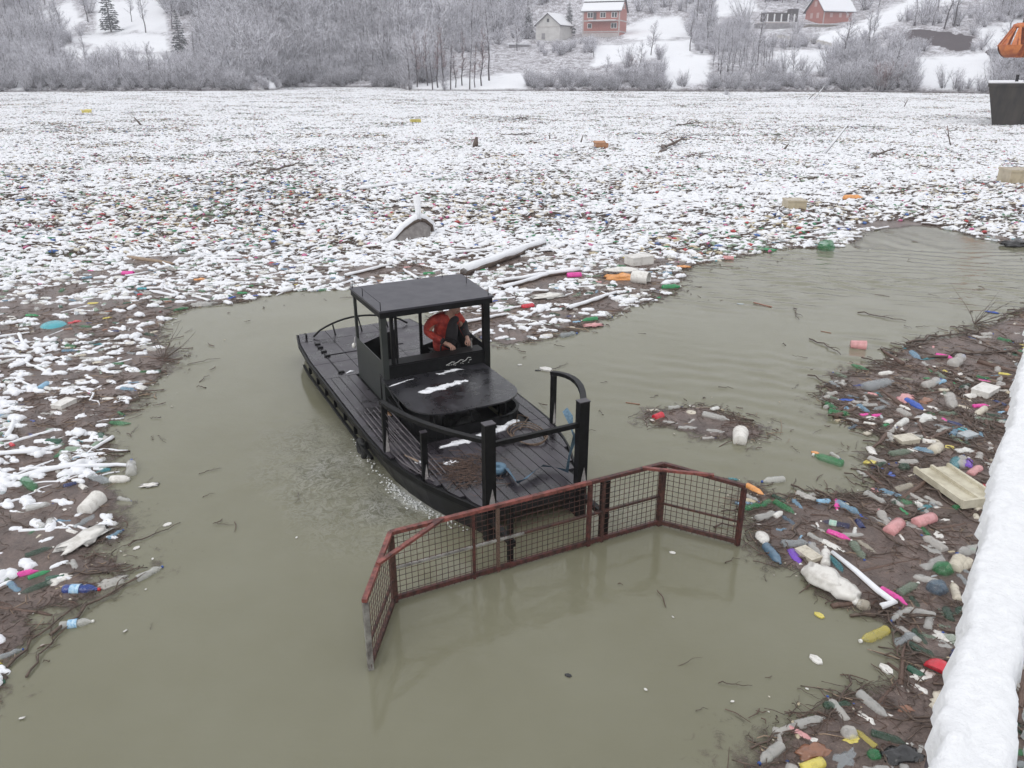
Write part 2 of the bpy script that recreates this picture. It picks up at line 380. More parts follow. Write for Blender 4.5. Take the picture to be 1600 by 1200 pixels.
TUBBY = [(-.5,.2),(-.47,.24),(-.2,.25),(.2,.235),(.35,.2),(.42,.13),(.46,.12),(.5,.12)]
CUP = [(-.5,.30),(-.49,.31),(.48,.37),(.5,.385),(.5,.36),(.47,.35),(-.42,.29),(-.42,.01)]
CAN = [(-.5,.2),(-.47,.235),(.44,.235),(.47,.21),(.5,.21),(.5,.19),(.48,.185),(.48,.01)]
def deform(V, seed, amt=.03, bend=0.0):
    out = []
    for p in V:
        q = Vector(p); n = Vector((mnoise.noise(q*3+Vector((seed,0,0))), mnoise.noise(q*3+Vector((0,seed,3))), mnoise.noise(q*3+Vector((7,0,seed)))))
        q = q+n*amt; q.y += bend*(q.x*q.x-.1); out.append(tuple(q))
    return out
def snow_cap(mb, seed, L=.46, w=.12, h=.1, z=.2, mi=0):
    """a lumpy ridge of settled snow along the top of a thing"""
    n, m = 9, 6; P = []
    for i in range(n):
        x = -L+2*L*i/(n-1); e = math.sqrt(max(0, 1-(abs(i-(n-1)/2)/((n-1)/2))**3.2))
        off = .035*mnoise.noise(Vector((x*4, seed*2.3, 0)))
        for k in range(m):
            t = math.pi*k/(m-1); rr_ = 1+.35*mnoise.noise(Vector((x*5, k*1.3, seed)))
            P.append((x, off+math.cos(t)*w*e*rr_, z-.03+math.sin(t)*h*e*rr_+(0 if e > 0 else -.02)))
    F = [(i*m+k, i*m+k+1, (i+1)*m+k+1, (i+1)*m+k) for i in range(n-1) for k in range(m-1)]
    mb.add(P, F, mi, True)
def lathe_body(prof, n, seed, amt, bend=0, zc=.08, squash=1.0):
    mb = MB(); mb.lathe(prof, n); mb.v = [(x, y, z*squash+zc) for x, y, z in deform(mb.v, seed, amt, bend)]; return mb
PARTS = {}      # kind -> list of (part name, mesh builder(mode)); the first is the body
def mk(kind, mode):
    """body and part meshes for a kind; mode picks where its plastic takes its colour"""
    key = (kind, mode)
    if key in PARTS: return PARTS[key]
    O, C = PL_O[mode], PL_C[mode]; out = []; s = sum(map(ord, kind))
    def cap(mb_m, r=.05, x=.47, zc=.08): mb = MB(); mb.lathe([(-.03,r),(.03,r),(.034,r*.8)], 10, org=(x,0,zc)); out.append(('cap', mb.mesh('cap', mb_m)))
    def band(x0, x1, r, m_, zc=.08): mb = MB(); mb.lathe([(x0,r),(x1,r)], 14, org=(0,0,zc)); mb.f = mb.f[:-2]; mb.m = mb.m[:-2]; mb.sm = mb.sm[:-2]; out.append(('label_band', mb.mesh('label_band', m_)))
    if kind == 'clear_bottle': out.append(('body', lathe_body(BOTTLE, 12, s, .03).mesh(kind, C))); cap(DARKCAP)
    elif kind == 'clear_labelled': out.append(('body', lathe_body(BOTTLE, 12, s, .015).mesh(kind, C))); cap(WHITECAP); band(-.24,.03,.158, BLUE_LABEL)
    elif kind == 'blue_labelled': out.append(('body', lathe_body(BOTTLE, 12, s, .01).mesh(kind, C))); cap(REDCAP); band(-.28,-.02,.158, BLUE_LABEL)
    elif kind == 'green_labelled': out.append(('body', lathe_body(BOTTLE, 12, s, .01).mesh(kind, C))); cap(WHITECAP); band(-.05,.2,.156, PALE_LABEL)
    elif kind == 'tint_bottle': out.append(('body', lathe_body(BOTTLE, 12, s, .03).mesh(kind, C))); cap(WHITECAP)
    elif kind == 'ribbed_bottle': out.append(('body', lathe_body(RIBBED, 12, s, .025).mesh(kind, C)))
    elif kind == 'opaque_bottle': out.append(('body', lathe_body(BOTTLE, 12, s, .03).mesh(kind, O))); cap(WHITECAP)
    elif kind == 'opaque_ribbed': out.append(('body', lathe_body(RIBBED, 12, s, .015).mesh(kind, O)))
    elif kind == 'crushed_bottle': out.append(('body', lathe_body(BOTTLE, 12, s, .11, .35, .07, .6).mesh(kind, C)))
    elif kind == 'crushed_opaque': out.append(('body', lathe_body(JUG, 12, s, .12, .25, .08, .6).mesh(kind, O)))
    elif kind == 'detergent_bottle': out.append(('body', lathe_body(JUG, 12, s, .03, 0, .07, .6).mesh(kind, O))); cap(WHITECAP, .065)
    elif kind == 'tub': out.append(('body', lathe_body(TUBBY, 12, s, .02, 0, .12).mesh(kind, O)))
    elif kind == 'cup': out.append(('body', lathe_body(CUP, 14, s, .02, 0, .2).mesh(kind, O)))
    elif kind == 'can': out.append(('body', lathe_body(CAN, 14, s, .01, 0, .14).mesh(kind, O)))
    elif kind == 'spoon_bottle':
        mb = MB(); blob(mb, (-.15,0,.1), (.34,.22,.12), 3, .08, mi=0); mb.tube([(.1,0,.1),(.5,0,.1)], [.08,.05], 8); out.append(('body', mb.mesh(kind, O)))
    elif kind == 'bag':
        mb = MB(); blob(mb, (0,0,.08), (.5,.28,.13), s, .55, 1.9, base=ICO3, zmin=-.03); out.append(('body', mb.mesh(kind, O)))
    elif kind == 'clear_bag':
        mb = MB(); blob(mb, (0,0,.05), (.5,.3,.09), s, .6, 2.2, base=ICO3, zmin=-.02); out.append(('body', mb.mesh(kind, C)))
    elif kind == 'sack':
        mb = MB(); blob(mb, (-.12,0,.12), (.36,.2,.17), 5, .28, 2.4, base=ICO3, zmin=-.05); blob(mb, (.2,.01,.1), (.3,.17,.14), 8, .3, 2.6, base=ICO3, zmin=-.05)
        blob(mb, (.46,-.03,.07), (.09,.06,.06), 2, .3); out.append(('body', mb.mesh(kind, O)))
    elif kind == 'chip':
        mb = MB(); P = [(-.5,-.1),(-.32,-.3),(.1,-.33),(.42,-.2),(.5,.12),(.2,.3),(-.2,.24)]
        V = [(x,y,.0) for x,y in P]+[(x*.95,y*.93,.1+.02*i % 3*.01) for i,(x,y) in enumerate(P)]; n = 7
        mb.add(V, [tuple(range(n))[::-1], tuple(range(n,2*n))]+[(i,(i+1) % n,n+(i+1) % n,n+i) for i in range(n)]); out.append(('body', mb.mesh(kind, O)))
    elif kind == 'foam_slab':
        mb = MB(); blob(mb, (0,0,.06), (.52,.27,.08), s, .7, 3.0, base=ICO3, zmin=0); out.append(('body', mb.mesh(kind, O)))
    elif kind == 'box':
        mb = MB(); mb.box((0,0,.14), (1,.62,.3)); out.append(('body', mb.mesh(kind, O))); mb = MB(); mb.box((0,0,.305), (1.04,.66,.05)); out.append(('lid', mb.mesh('lid', O)))
    elif kind == 'open_carton':
        mb = MB(); 
        for c, z in (((0,.3,.2),(1,.02,.4)),((0,-.3,.2),(1,.02,.4)),((-.49,0,.2),(.02,.6,.4)),((.49,0,.2),(.02,.6,.4)),((0,0,.02),(.96,.58,.02))): mb.box(c, z)
        out.append(('body', mb.mesh(kind, O)))
        mb = MB(); mb.box((0,.42,.46), (.98,.3,.02), Matrix.Rotation(.5, 3, 'X')); out.append(('flap', mb.mesh('flap', O)))
        mb = MB(); mb.box((-.6,0,.46), (.3,.58,.02), Matrix.Rotation(.5, 3, 'Y')); out.append(('flap', mb.mesh('flap', O)))
    elif kind == 'bowl':
        mb = MB(); mb.lathe([(.0,.5),(.03,.52),(.05,.5),(.14,.42),(.2,.28),(.22,.05)], 24, 'z', squash=1); out.append(('body', mb.mesh(kind, O)))
    elif kind == 'disc':
        mb = MB(); mb.lathe([(0,.5),(.03,.5),(.035,.46),(.02,.42),(.02,.05)], 24, 'z'); out.append(('body', mb.mesh(kind, O)))
    elif kind == 'trough':
        mb = MB(); blob(mb, (0,0,.1), (.5,.2,.12), 4, .1, base=ICO3, zmin=.04); out.append(('body', mb.mesh(kind, O)))
    elif kind == 'drum':
        mb = MB(); mb.lathe([(-.5,.36),(-.48,.4),(-.1,.42),(.46,.4),(.5,.4),(.5,.37),(.44,.36),(-.2,.36),(-.2,.02)], 18, org=(0,0,.25)); out.append(('body', mb.mesh(kind, O)))
    elif kind == 'plank':
        mb = MB(); mb.box((0,0,.03), (1,.09,.045)); out.append(('body', mb.mesh(kind, O)))
    elif kind == 'tray':
        mb = MB(); mb.box((0,0,.05), (1,.42,.05), Matrix.Rotation(.12, 3, 'X')); 
        for sgn in (-1,1): mb.box((0,.2*sgn,.09), (1,.03,.07))
        out.append(('body', mb.mesh(kind, O)))
    elif kind == 'ball':
        mb = MB(); blob(mb, (0,0,.22), (.42,.4,.34), s, .15, base=ICO3); out.append(('body', mb.mesh(kind, C)))
    elif kind in ('brown_twig', 'pale_twig'):
        mb = MB(); mb.tube([(-.5,0,.01), (-.1,.03,.012), (.5,-.02,.01)], [.01,.011,.006], 4, cap=False); out.append(('body', mb.mesh(kind, BROWN_WOOD if kind == 'brown_twig' else PALE_WOOD)))
    elif kind in ('stick', 'branch', 'log', 'twig', 'root'):
        mb = MB(); rr_ = {'stick':.014, 'branch':.016, 'log':.045, 'twig':.01, 'root':.06}[kind]; n = 9; k = s % 7
        am = {'log':.25, 'root':1.2}.get(kind, .8)
        pts = [((i/(n-1)-.5), am*.13*mnoise.noise(Vector((i*.45, s, 1))), rr_*.8+am*.05*abs(mnoise.noise(Vector((i*.5, 3, s))))) for i in range(n)]
        mb.tube(pts, [rr_*(1-.6*i/(n-1)) for i in range(n)], 6)
        if kind in ('stick', 'branch'):
            for j, (i, sg) in enumerate([(2,1),(4,-1),(5,1),(6,-1)] if kind == 'branch' else [(4,1)]):
                p = Vector(pts[i]); L = .22-.02*j
                q = [p, p+Vector((L*.5, sg*L*.35, .02)), p+Vector((L, sg*L*.55, .05*(j % 2)))]; mb.tube(q, [rr_*.5, rr_*.35, rr_*.15], 4)
        out.append(('body', mb.mesh(kind, BROWN_WOOD if kind in ('log','root') else WET_WOOD)))
    elif kind == 'pale_log':
        mb = MB(); n = 8; mb.tube([((i/(n-1)-.5), .03*mnoise.noise(Vector((i*.6, 2, 1))), .04) for i in range(n)], [.04,.045,.043,.04,.038,.036,.03,.02], 8); out.append(('body', mb.mesh(kind, PALE_WOOD)))
    elif kind == 'snow_log':
        mb = MB(); n = 10; pts = [((i/(n-1)-.5), .05*mnoise.noise(Vector((i*.5, s, 1))), .03) for i in range(n)]
        mb.tube(pts, [.04*(1-.45*i/(n-1)) for i in range(n)], 6); out.append(('body', mb.mesh(kind, WET_WOOD)))
        mb = MB(); mb.tube([(x, y, z+.028) for x, y, z in pts], [(.038+.012*mnoise.noise(Vector((i*1.7,5,2))))*(1-.4*i/(n-1)) for i in range(n)], 8); out.append(('snow_cover', mb.mesh('snow_cover', SNOW)))
    elif kind == 'snow_stick':
        mb = MB(); n = 9; pts = [((i/(n-1)-.5), .09*mnoise.noise(Vector((i*.6, s, 1))), .012) for i in range(n)]
        mb.tube(pts, [.016*(1-.5*i/(n-1)) for i in range(n)], 5); out.append(('body', mb.mesh(kind, WET_WOOD)))
        mb = MB(); mb.tube([(x, y, z+.015) for x, y, z in pts], [.0185*(1-.4*i/(n-1))*(1+.3*mnoise.noise(Vector((i*2.1,1,1)))) for i in range(n)], 6); out.append(('snow_cover', mb.mesh('snow_cover', SNOW)))
    elif kind == 'snow_bottle':
        out.append(('body', lathe_body(BOTTLE, 10, s, .02).mesh(kind, C))); mb = MB(); snow_cap(mb, s, .47, .17, .13, .12); out.append(('snow_cap', mb.mesh('snow_cap', SNOW)))
    elif kind == 'snow_bottle2':
        out.append(('body', lathe_body(JUG, 10, s, .03).mesh(kind, O))); mb = MB(); snow_cap(mb, s+3, .4, .2, .14, .14); out.append(('snow_cap', mb.mesh('snow_cap', SNOW)))
    elif kind in ('snow_lump', 'snow_lump2', 'snow_lump3'):
        k = int(kind[-1]) if kind[-1].isdigit() else 1
        mb = MB(); blob(mb, (0,0,.02), (.4,.2,.1), k, .4, 1.4, base=ICO1); out.append(('body', mb.mesh(kind, WET_WOOD if k != 2 else O)))
        mb = MB()
        for j in range(3+k): blob(mb, (random.uniform(-.3,.3), random.uniform(-.08,.08), .08+.05*random.random()), (random.uniform(.16,.30), random.uniform(.10,.16), random.uniform(.09,.15)), j*5+k, .45, 2.0, zmin=-.07, rz=random.uniform(-.5,.5))
        out.append(('snow_cap', mb.mesh('snow_cap', SNOW)))
    PARTS[key] = out; return out
BLUE_LABEL = simple('blue_printed_label', (.12,.35,.6), (.55,.7,.8), 9, .5, 0); PALE_LABEL = simple('pale_green_label', (.25,.45,.38), (.5,.62,.52), 9, .5, 0)
NAMES = dict(clear_bottle='plastic_bottle', clear_labelled='plastic_bottle', blue_labelled='plastic_bottle', green_labelled='plastic_bottle', tint_bottle='plastic_bottle', ribbed_bottle='plastic_bottle', opaque_bottle='plastic_bottle', opaque_ribbed='plastic_bottle', crushed_bottle='crushed_bottle', crushed_opaque='crushed_bottle', detergent_bottle='detergent_bottle', tub='plastic_tub', cup='plastic_cup', can='drink_can', spoon_bottle='plastic_spoon', bag='plastic_bag', clear_bag='plastic_bag', sack='plastic_sack', chip='foam_chip', foam_slab='foam_piece', box='foam_box', open_carton='cardboard_box', bowl='plastic_basin', disc='plastic_disc', trough='plastic_trough', drum='plastic_drum', plank='board', tray='foam_tray', ball='plastic_ball', stick='driftwood_stick', branch='driftwood_branch', log='driftwood_log', twig='twig', root='driftwood_root', pale_log='driftwood_log', snow_log='snow_covered_log', snow_stick='snow_covered_stick', snow_bottle='snow_covered_bottle', snow_bottle2='snow_covered_bottle', snow_lump='snowy_bundle', snow_lump2='snowy_bundle', snow_lump3='snowy_bundle')
CATS = dict(plastic_bottle='bottle', crushed_bottle='bottle', detergent_bottle='bottle', plastic_tub='tub', plastic_cup='cup', drink_can='can', plastic_spoon='spoon', plastic_bag='bag', plastic_sack='sack', foam_chip='foam piece', foam_piece='foam piece', foam_box='box', cardboard_box='box', plastic_basin='basin', plastic_disc='disc', plastic_trough='trough', plastic_drum='drum', board='board', foam_tray='tray', plastic_ball='ball', driftwood_stick='stick', driftwood_branch='branch', driftwood_log='log', twig='twig', driftwood_root='root', snow_covered_log='log', snow_covered_stick='stick', snow_covered_bottle='bottle', snowy_bundle='bundle')
def litter(kind, x, y, yaw, L, color, label, group=None, wide=1.0, z=0.0, tilt=0.0, roll=0.0):
    ps = mk(kind, 'OBJECT'); nm = NAMES[kind]
    o = link(nm, ps[0][1]); o.location = (x, y, z); o.rotation_euler = (roll, tilt, yaw); o.scale = (L, L*wide, L*min(wide, 1.6) if kind not in ('chip','foam_slab') else L)
    o.color = (*color, 1); tag(o, label, CATS[nm], group)
    for pn, pm in ps[1:]:
        c = link(pn, pm, o); c.color = (*color, 1)
    return o
def gn_scatter(name, protos, P, rot, scl, idx, tint, label, cat):
    """one counted-as-a-mass object that instances the proto meshes at its points"""
    n = len(P)
    if n == 0: return
    me = bpy.data.meshes.new(name); me.vertices.add(n); me.vertices.foreach_set('co', np.asarray(P, float).ravel())
    for nm, arr in (('rot', rot), ('scl', scl)):
        a = me.attributes.new(nm, 'FLOAT_VECTOR', 'POINT'); a.data.foreach_set('vector', np.asarray(arr, float).ravel())
    a = me.attributes.new('idx', 'INT', 'POINT'); a.data.foreach_set('value', np.asarray(idx, np.int32))
    a = me.attributes.new('tint', 'FLOAT_COLOR', 'POINT'); t4 = np.ones((n,4)); t4[:,:3] = tint; a.data.foreach_set('color', t4.ravel())
    o = link(name, me); tag(o, label, cat, kind='stuff')
    cc = bpy.data.collections.new(name+'_kinds')
    for i, pm in enumerate(protos):
        po = bpy.data.objects.new('%s_%03d' % (name, i), pm); cc.objects.link(po)
    ng = bpy.data.node_groups.new(name, 'GeometryNodeTree')
    ng.interface.new_socket('Geometry', in_out='INPUT', socket_type='NodeSocketGeometry'); ng.interface.new_socket('Geometry', in_out='OUTPUT', socket_type='NodeSocketGeometry')
    N = ng.nodes; gi = N.new('NodeGroupInput'); go = N.new('NodeGroupOutput'); m2p = N.new('GeometryNodeMeshToPoints'); iop = N.new('GeometryNodeInstanceOnPoints')
    ci = N.new('GeometryNodeCollectionInfo'); ci.inputs['Collection'].default_value = cc; ci.inputs['Separate Children'].default_value = True; ci.inputs['Reset Children'].default_value = True
    def na(nm, ty):
        q = N.new('GeometryNodeInputNamedAttribute'); q.data_type = ty; q.inputs['Name'].default_value = nm; return q
    ar, as_, ai = na('rot', 'FLOAT_VECTOR'), na('scl', 'FLOAT_VECTOR'), na('idx', 'INT')
    l = ng.links
    e2r = N.new('FunctionNodeEulerToRotation'); l.new(ar.outputs[0], e2r.inputs[0])
    l.new(gi.outputs[0], m2p.inputs['Mesh']); l.new(m2p.outputs[0], iop.inputs['Points']); l.new(ci.outputs[0], iop.inputs['Instance'])
    iop.inputs['Pick Instance'].default_value = True; l.new(ai.outputs[0], iop.inputs['Instance Index'])
    l.new(e2r.outputs[0], iop.inputs['Rotation']); l.new(as_.outputs[0], iop.inputs['Scale']); l.new(iop.outputs[0], go.inputs[0])
    md = o.modifiers.new('scatter', 'NODES'); md.node_group = ng
    return o
def joined(kind, mode):
    """all parts of a kind in one mesh, for the masses"""
    mb = bmesh.new(); mats = []
    for pn, pm in mk(kind, mode):
        k = len(mb.faces); mb.from_mesh(pm); mb.faces.ensure_lookup_table()
        m = pm.materials[0]
        if m not in mats: mats.append(m)
        for f in mb.faces[k:]: f.material_index = mats.index(m)
    me = bpy.data.meshes.new(kind+'_mass'); mb.to_mesh(me); mb.free()
    for m in mats: me.materials.append(m)
    return me
# ------------------------------------------------------------------ the work boat (u runs aft from the blunt bow, v to the right of the picture)
boat = empty('work_boat', (BO.x, BO.y, 0), BOAT_RZ)
tag(boat, 'black steel work boat with open cabin and a red-railed mesh cage ahead', 'boat')
def L_(u, v, z): return (u, -v, z)
DK = .45
def halfw(u):
    return float(np.interp(u, [-.12, 0, .3, .85, 1.3, 1.75, 2.5, 5.8, 6.8, 7.4], [.66, .70, .84, 1.06, 1.19, 1.27, 1.30, 1.30, 1.24, 1.14]))
HU = [-.12, .1, .3, .6, .85, 1.1, 1.4, 1.75, 2.2, 3, 4, 5, 5.8, 6.3, 6.8, 7.2, 7.4]
mb = MB(); P = []
for u in HU:
    w = halfw(u); rake = max(0, .75-u)          # the bow plate slopes back under the deck
    kz = -.35 if u > .7 else -.35+ (.7-u)*.55
    kz2 = kz if u < 6.4 else kz+(u-6.4)*.3
    P += [L_(u, -w, DK-.02), L_(u, -w+.015, DK-.14), L_(u+.05*rake, -w*.9, .02), L_(u+.2*rake, -w*.72, kz2), L_(u+.2*rake, w*.72, kz2), L_(u+.05*rake, w*.9, .02), L_(u, w-.015, DK-.14), L_(u, w, DK-.02)]
m = 8
F = [(i*m+k, i*m+k+1, (i+1)*m+k+1, (i+1)*m+k) for i in range(len(HU)-1) for k in range(m-1)]
F += [tuple(range(m)), tuple((len(HU)-1)*m+k for k in range(m))[::-1]]
mb.add(P, F); mb.build('hull', BLACK, boat)
for sg in (-1, 1):      # rub rail, and the second rail low on the flank with its brackets
    mb = MB()
    for a, c in zip(HU[:-1], HU[1:]): mb.beam(L_(a, sg*(halfw(a)+.012), DK-.045), L_(c, sg*(halfw(c)+.012), DK-.045), .03, .07)
    mb.build('rub_rail', BLACK_MATT, boat)
    mb = MB(); q = [u for u in HU if 2.2 <= u <= 6.3]
    for a, c in zip(q[:-1], q[1:]): mb.beam(L_(a, sg*(halfw(a)+.03), .20), L_(c, sg*(halfw(c)+.03), .20), .04, .04)
    for i in range(7): mb.box(L_(2.5+i*.55, sg*1.30, .27), (.03, .05, .12))
    mb.build('side_rail', BLACK_MATT, boat)
for u in (2.75,):     # an old tyre used as a fender on the left flank
    mb = MB(); mb.tube([L_(u+.13*math.cos(t), -1.31, .10+.13*math.sin(t)) for t in np.linspace(0, 2*math.pi, 13)], .045, 6, cap=False); mb.build('tyre_fender', simple('tyre_rubber', (.01,.01,.01), (.03,.03,.03), 20, .8), boat)
# deck: planks laid lengthwise, cut at the cockpit
COCK = (1.92, 4.72, -.68, 1.02)
under = MB(); 
for a, c in zip(HU[:-1], HU[1:]):
    for (v0, v1) in ((-1, -.62), (.95, 1)) if (a > 1.8 and c < 4.8) else ((-1, 1),):
        A = [(-halfw(a)+.02 if v0 == -1 else v0), (halfw(a)-.02 if v1 == 1 else v1)]; B = [(-halfw(c)+.02 if v0 == -1 else v0), (halfw(c)-.02 if v1 == 1 else v1)]
        under.add([L_(a, A[0], DK-.03), L_(a, A[1], DK-.03), L_(c, B[1], DK-.03), L_(c, B[0], DK-.03)], [(0,1,2,3)])
under.build('deck_frame', BLACK_MATT, boat)
def plank(u0, u1, v0, v1, mat, nm='deck_plank', z=DK, th=.024):
    """one plank clipped to the curve of the sheer"""
    top = []; N_ = 10
    us = [u0+(u1-u0)*i/N_ for i in range(N_+1)]
    a = [(u, max(v0, -halfw(u)+.02)) for u in us]; c = [(u, min(v1, halfw(u)-.02)) for u in us]
    keep = [i for i in range(N_+1) if c[i][1]-a[i][1] > .015]
    if len(keep) < 2: return
    mb = MB(); P = []
    for i in keep: P += [L_(*a[i], z), L_(*c[i], z), L_(*c[i], z-th), L_(*a[i], z-th)]
    n = len(keep); F = []
    for i in range(n-1):
        for k in range(4): F.append((i*4+k, i*4+(k+1) % 4, (i+1)*4+(k+1) % 4, (i+1)*4+k))
    F += [(0,1,2,3), ((n-1)*4+3, (n-1)*4+2, (n-1)*4+1, (n-1)*4)]
    mb.add(P, F); return mb.build(nm, mat, boat)
pw = .145; nv = int(2.64/pw)+1
for i in range(nv):
    v0 = -1.32+i*pw; v1 = v0+pw-.011; dz = random.uniform(-.003, .003)
    plank(-.1, COCK[0]-.1, v0, v1, DECK, z=DK+dz)
    if v1 < COCK[2]+.02 or v0 > COCK[3]-.1: plank(COCK[0]-.09, COCK[1]+.1, v0, v1, DECK, z=DK+dz)
for k, (a, c) in enumerate([(4.83, 5.55), (5.56, 6.28), (6.29, 6.85), (6.86, 7.38)]): # steel deck plates aft
    for (v0, v1) in ((-1.32, -.62), (-.61, .35), (.36, 1.32)): plank(a, c, v0, v1, DECK, 'deck_plate', DK+.002*(k % 2))
fl = MB(); fl.box(L_(3.3, .17, .05), (2.9, 1.7, .02)); fl.build('cockpit_floor', BLACK_MATT, boat)
# slats and rods along the left side deck
for i in range(7):
    v = -1.17+i*.07; u0 = .75+i*.02; u1 = 3.3-.1*(i % 2)
    mb = MB(); mb.tube([L_(u, max(v, -halfw(u)+.06)+.0*u, DK+.022) for u in np.linspace(u0, u1, 9)], .009, 5); mb.build('deck_rod', simple('worn_rod', (.05,.045,.05), (.16,.14,.15), 9, .35, .2, .002) if i == 0 else bpy.data.materials['worn_rod'], boat)
mb = MB()     # hatch line, hinges and cleats on the after deck
mb.beam(L_(4.9, -.97, DK+.006), L_(6.75, -.97, DK+.006), .018, .012)
for u in (5.0, 5.9, 6.15, 6.4, 6.6): mb.box(L_(u, -.95, DK+.015), (.05, .1, .03))
mb.beam(L_(5.95, -.97, DK+.006), L_(5.95, .5, DK+.006), .018, .012)
mb.build('hatch_frame', BLACK_MATT, boat)
mb = MB(); mb.tube([L_(7.05, -1.05, DK), L_(7.05, -1.05, DK+.09)], .02, 6); mb.tube([L_(7.0, -1.05, DK+.08), L_(7.14, -1.05, DK+.08)], .015, 6); mb.build('cleat', BLACK_MATT, boat)
mb = MB(); mb.tube([L_(7.02+.22*math.sin(t*math.pi), -.92+1.9*t, DK+.03+.22*math.sin(t*math.pi)**.6) for t in np.linspace(0, 1, 15)], .02, 6)
for t in (.22, .5, .78): mb.tube([L_(7.02+.22*math.sin(t*math.pi), -.92+1.9*t, DK+.25*math.sin(t*math.pi)**.6), L_(7.0, -.92+1.9*t, DK)], .015, 5)
mb.build('stern_rail', BLACK_MATT, boat)
# coaming with rounded forward corners
def rounded(u0, u1, v0, v1, r, n=7):
    pts = [(u1, v0)]
    for i in range(n): t = math.pi/2*i/(n-1); pts.append((u0+r-r*math.sin(t), v0+r-r*math.cos(t)))
    for i in range(n): t = math.pi/2*i/(n-1); pts.append((u0+r-r*math.cos(t), v1-r+r*math.sin(t)))
    return pts+[(u1, v1)]
cm = rounded(1.86, 3.3, -.68, .98, .45); mb = MB()
for (a, c) in zip(cm[:-1], cm[1:]):
    mb.beam(L_(*a, DK+.06), L_(*c, DK+.06), .02, .16); mb.beam(L_(*a, DK+.145), L_(*c, DK+.145), .05, .012)
mb.build('coaming', BLACK_MATT, boat)
TZ = .86
tp = rounded(1.78, 3.34, -.76, .95, .5, 10); n = len(tp)
mb = MB(); mb.add([L_(u, v, TZ) for u, v in tp]+[L_(u, v, TZ-.022) for u, v in tp], [tuple(range(n)), tuple(range(n, 2*n))[::-1]]+[(i, (i+1) % n, n+(i+1) % n, n+i) for i in range(n)])
mb.build('engine_cover', simple('cover_paint', (.012,.012,.014), (.035,.034,.04), 4, .2, .35, .004, r2=.42, detail=8), boat)
for u, v in ((1.95, .1), (2.0, -.45), (2.1, .72), (2.75, .93), (2.75, -.7)):
    mb = MB(); mb.tube([L_(u, v, DK-.3), L_(u, v, TZ-.02)], .013, 6); mb.build('cover_support', BLACK_MATT, boat)
en = MB(); en.box(L_(2.7, .15, .28), (.8, .5, .42)); en.box(L_(2.7, .15, .54), (.6, .22, .12)); en.tube([L_(2.4, -.2, .3), L_(2.4, -.2, .62), L_(3.0, -.2, .66)], .05, 8); en.lathe([(-.03,.16),(.03,.16)], 14, org=(2.26, -.15, .35)); en.build('engine', simple('engine_grime', (.012,.012,.012), (.05,.05,.05), 9, .5), boat)
# cabin
CU0, CU1, CV0, CV1, RZ_ = 3.36, 4.74, -.71, 1.06, 1.965
def post(u, v, z0, z1, w, mat=BLACK_MATT, nm='cabin_post', d=None):
    mb = MB(); mb.box(L_(u, v, (z0+z1)/2), (d or w, w, z1-z0)); return mb.build(nm, mat, boat)
post(CU0, CV0+.03, DK, RZ_-.03, .09, SIDEWALL); post(CU0, CV1-.05, DK, RZ_-.03, .10); post(CU1, CV0+.02, DK, RZ_-.03, .045, SIDEWALL); post(CU1, CV1+.07, DK, RZ_-.03, .05)
post(CU0+.02, CV0+.17, TZ+.1, RZ_-.08, .05); post(CU0+.03, CV0+.235, TZ+.1, RZ_-.08, .025)
post(CU1, -.02, DK, RZ_-.03, .035); post(CU1, .42, DK, RZ_-.03, .045)
rf = [(CU0-.07, CV0-.03), (CU0-.07, CV1+.06), (CU1+.06, CV1+.17), (CU1+.1, CV1-.1), (CU1+.06, CV0-.04)]; n = len(rf)
mb = MB(); mb.add([L_(u, v, RZ_) for u, v in rf]+[L_(u, v, RZ_-.03) for u, v in rf], [tuple(range(n)), tuple(range(n, 2*n))[::-1]]+[(i, (i+1) % n, n+(i+1) % n, n+i) for i in range(n)])
roof = mb.build('roof', ROOF, boat)
mb = MB()
for i in range(n):
    a, c = rf[i], rf[(i+1) % n]; k = .975; ctr = (4.05, .2)
    a = (ctr[0]+(a[0]-ctr[0])*k, ctr[1]+(a[1]-ctr[1])*k); c = (ctr[0]+(c[0]-ctr[0])*k, ctr[1]+(c[1]-ctr[1])*k)
    mb.beam(L_(*a, RZ_-.075), L_(*c, RZ_-.075), .02, .085)
ob = link('roof_edge', mb.mesh('roof_edge', BLACK_MATT), roof)
pins = [(CU1, CV0), (4.2, CV0), (CU0-.04, CV0), (CU1, .85), (4.2, CV1), (CU0, CV1)]
for u, v in pins: mb = MB(); mb.tube([L_(u, v, RZ_), L_(u, v, RZ_+.13)], .006, 4); link('aerial_pin', mb.mesh('aerial_pin', BLACK_MATT), roof)
mb = MB(); mb.tube([L_(CU0-.04, CV0, RZ_+.12), L_(4.2, CV0, RZ_+.12), L_(CU1, CV0, RZ_+.12)], .003, 3); link('aerial_wire', mb.mesh('aerial_wire', BLACK_MATT), roof)
mb = MB(); mb.box(L_((CU0+CU1)/2, CV0, (DK+1.14)/2), (CU1-CU0-.07, .015, 1.14-DK)); mb.build('side_wall', SIDEWALL, boat)
mb = MB(); mb.box(L_((CU0+CU1)/2, CV1+.03, (DK+1.10)/2), (CU1-CU0-.07, .015, 1.10-DK), Matrix.Rotation(-.06, 3, 'Z')); mb.build('side_wall', BLACK_MATT, boat)
mb = MB(); mb.box(L_(CU0-.01, .175, (TZ-.25+1.06)/2), (.02, CV1-CV0-.12, 1.06-(TZ-.25))); 
mb.box(L_(CU0+.12, .175, 1.07), (.26, CV1-CV0-.16, .02)); dash = mb.build('dashboard', BLACK_MATT, boat)
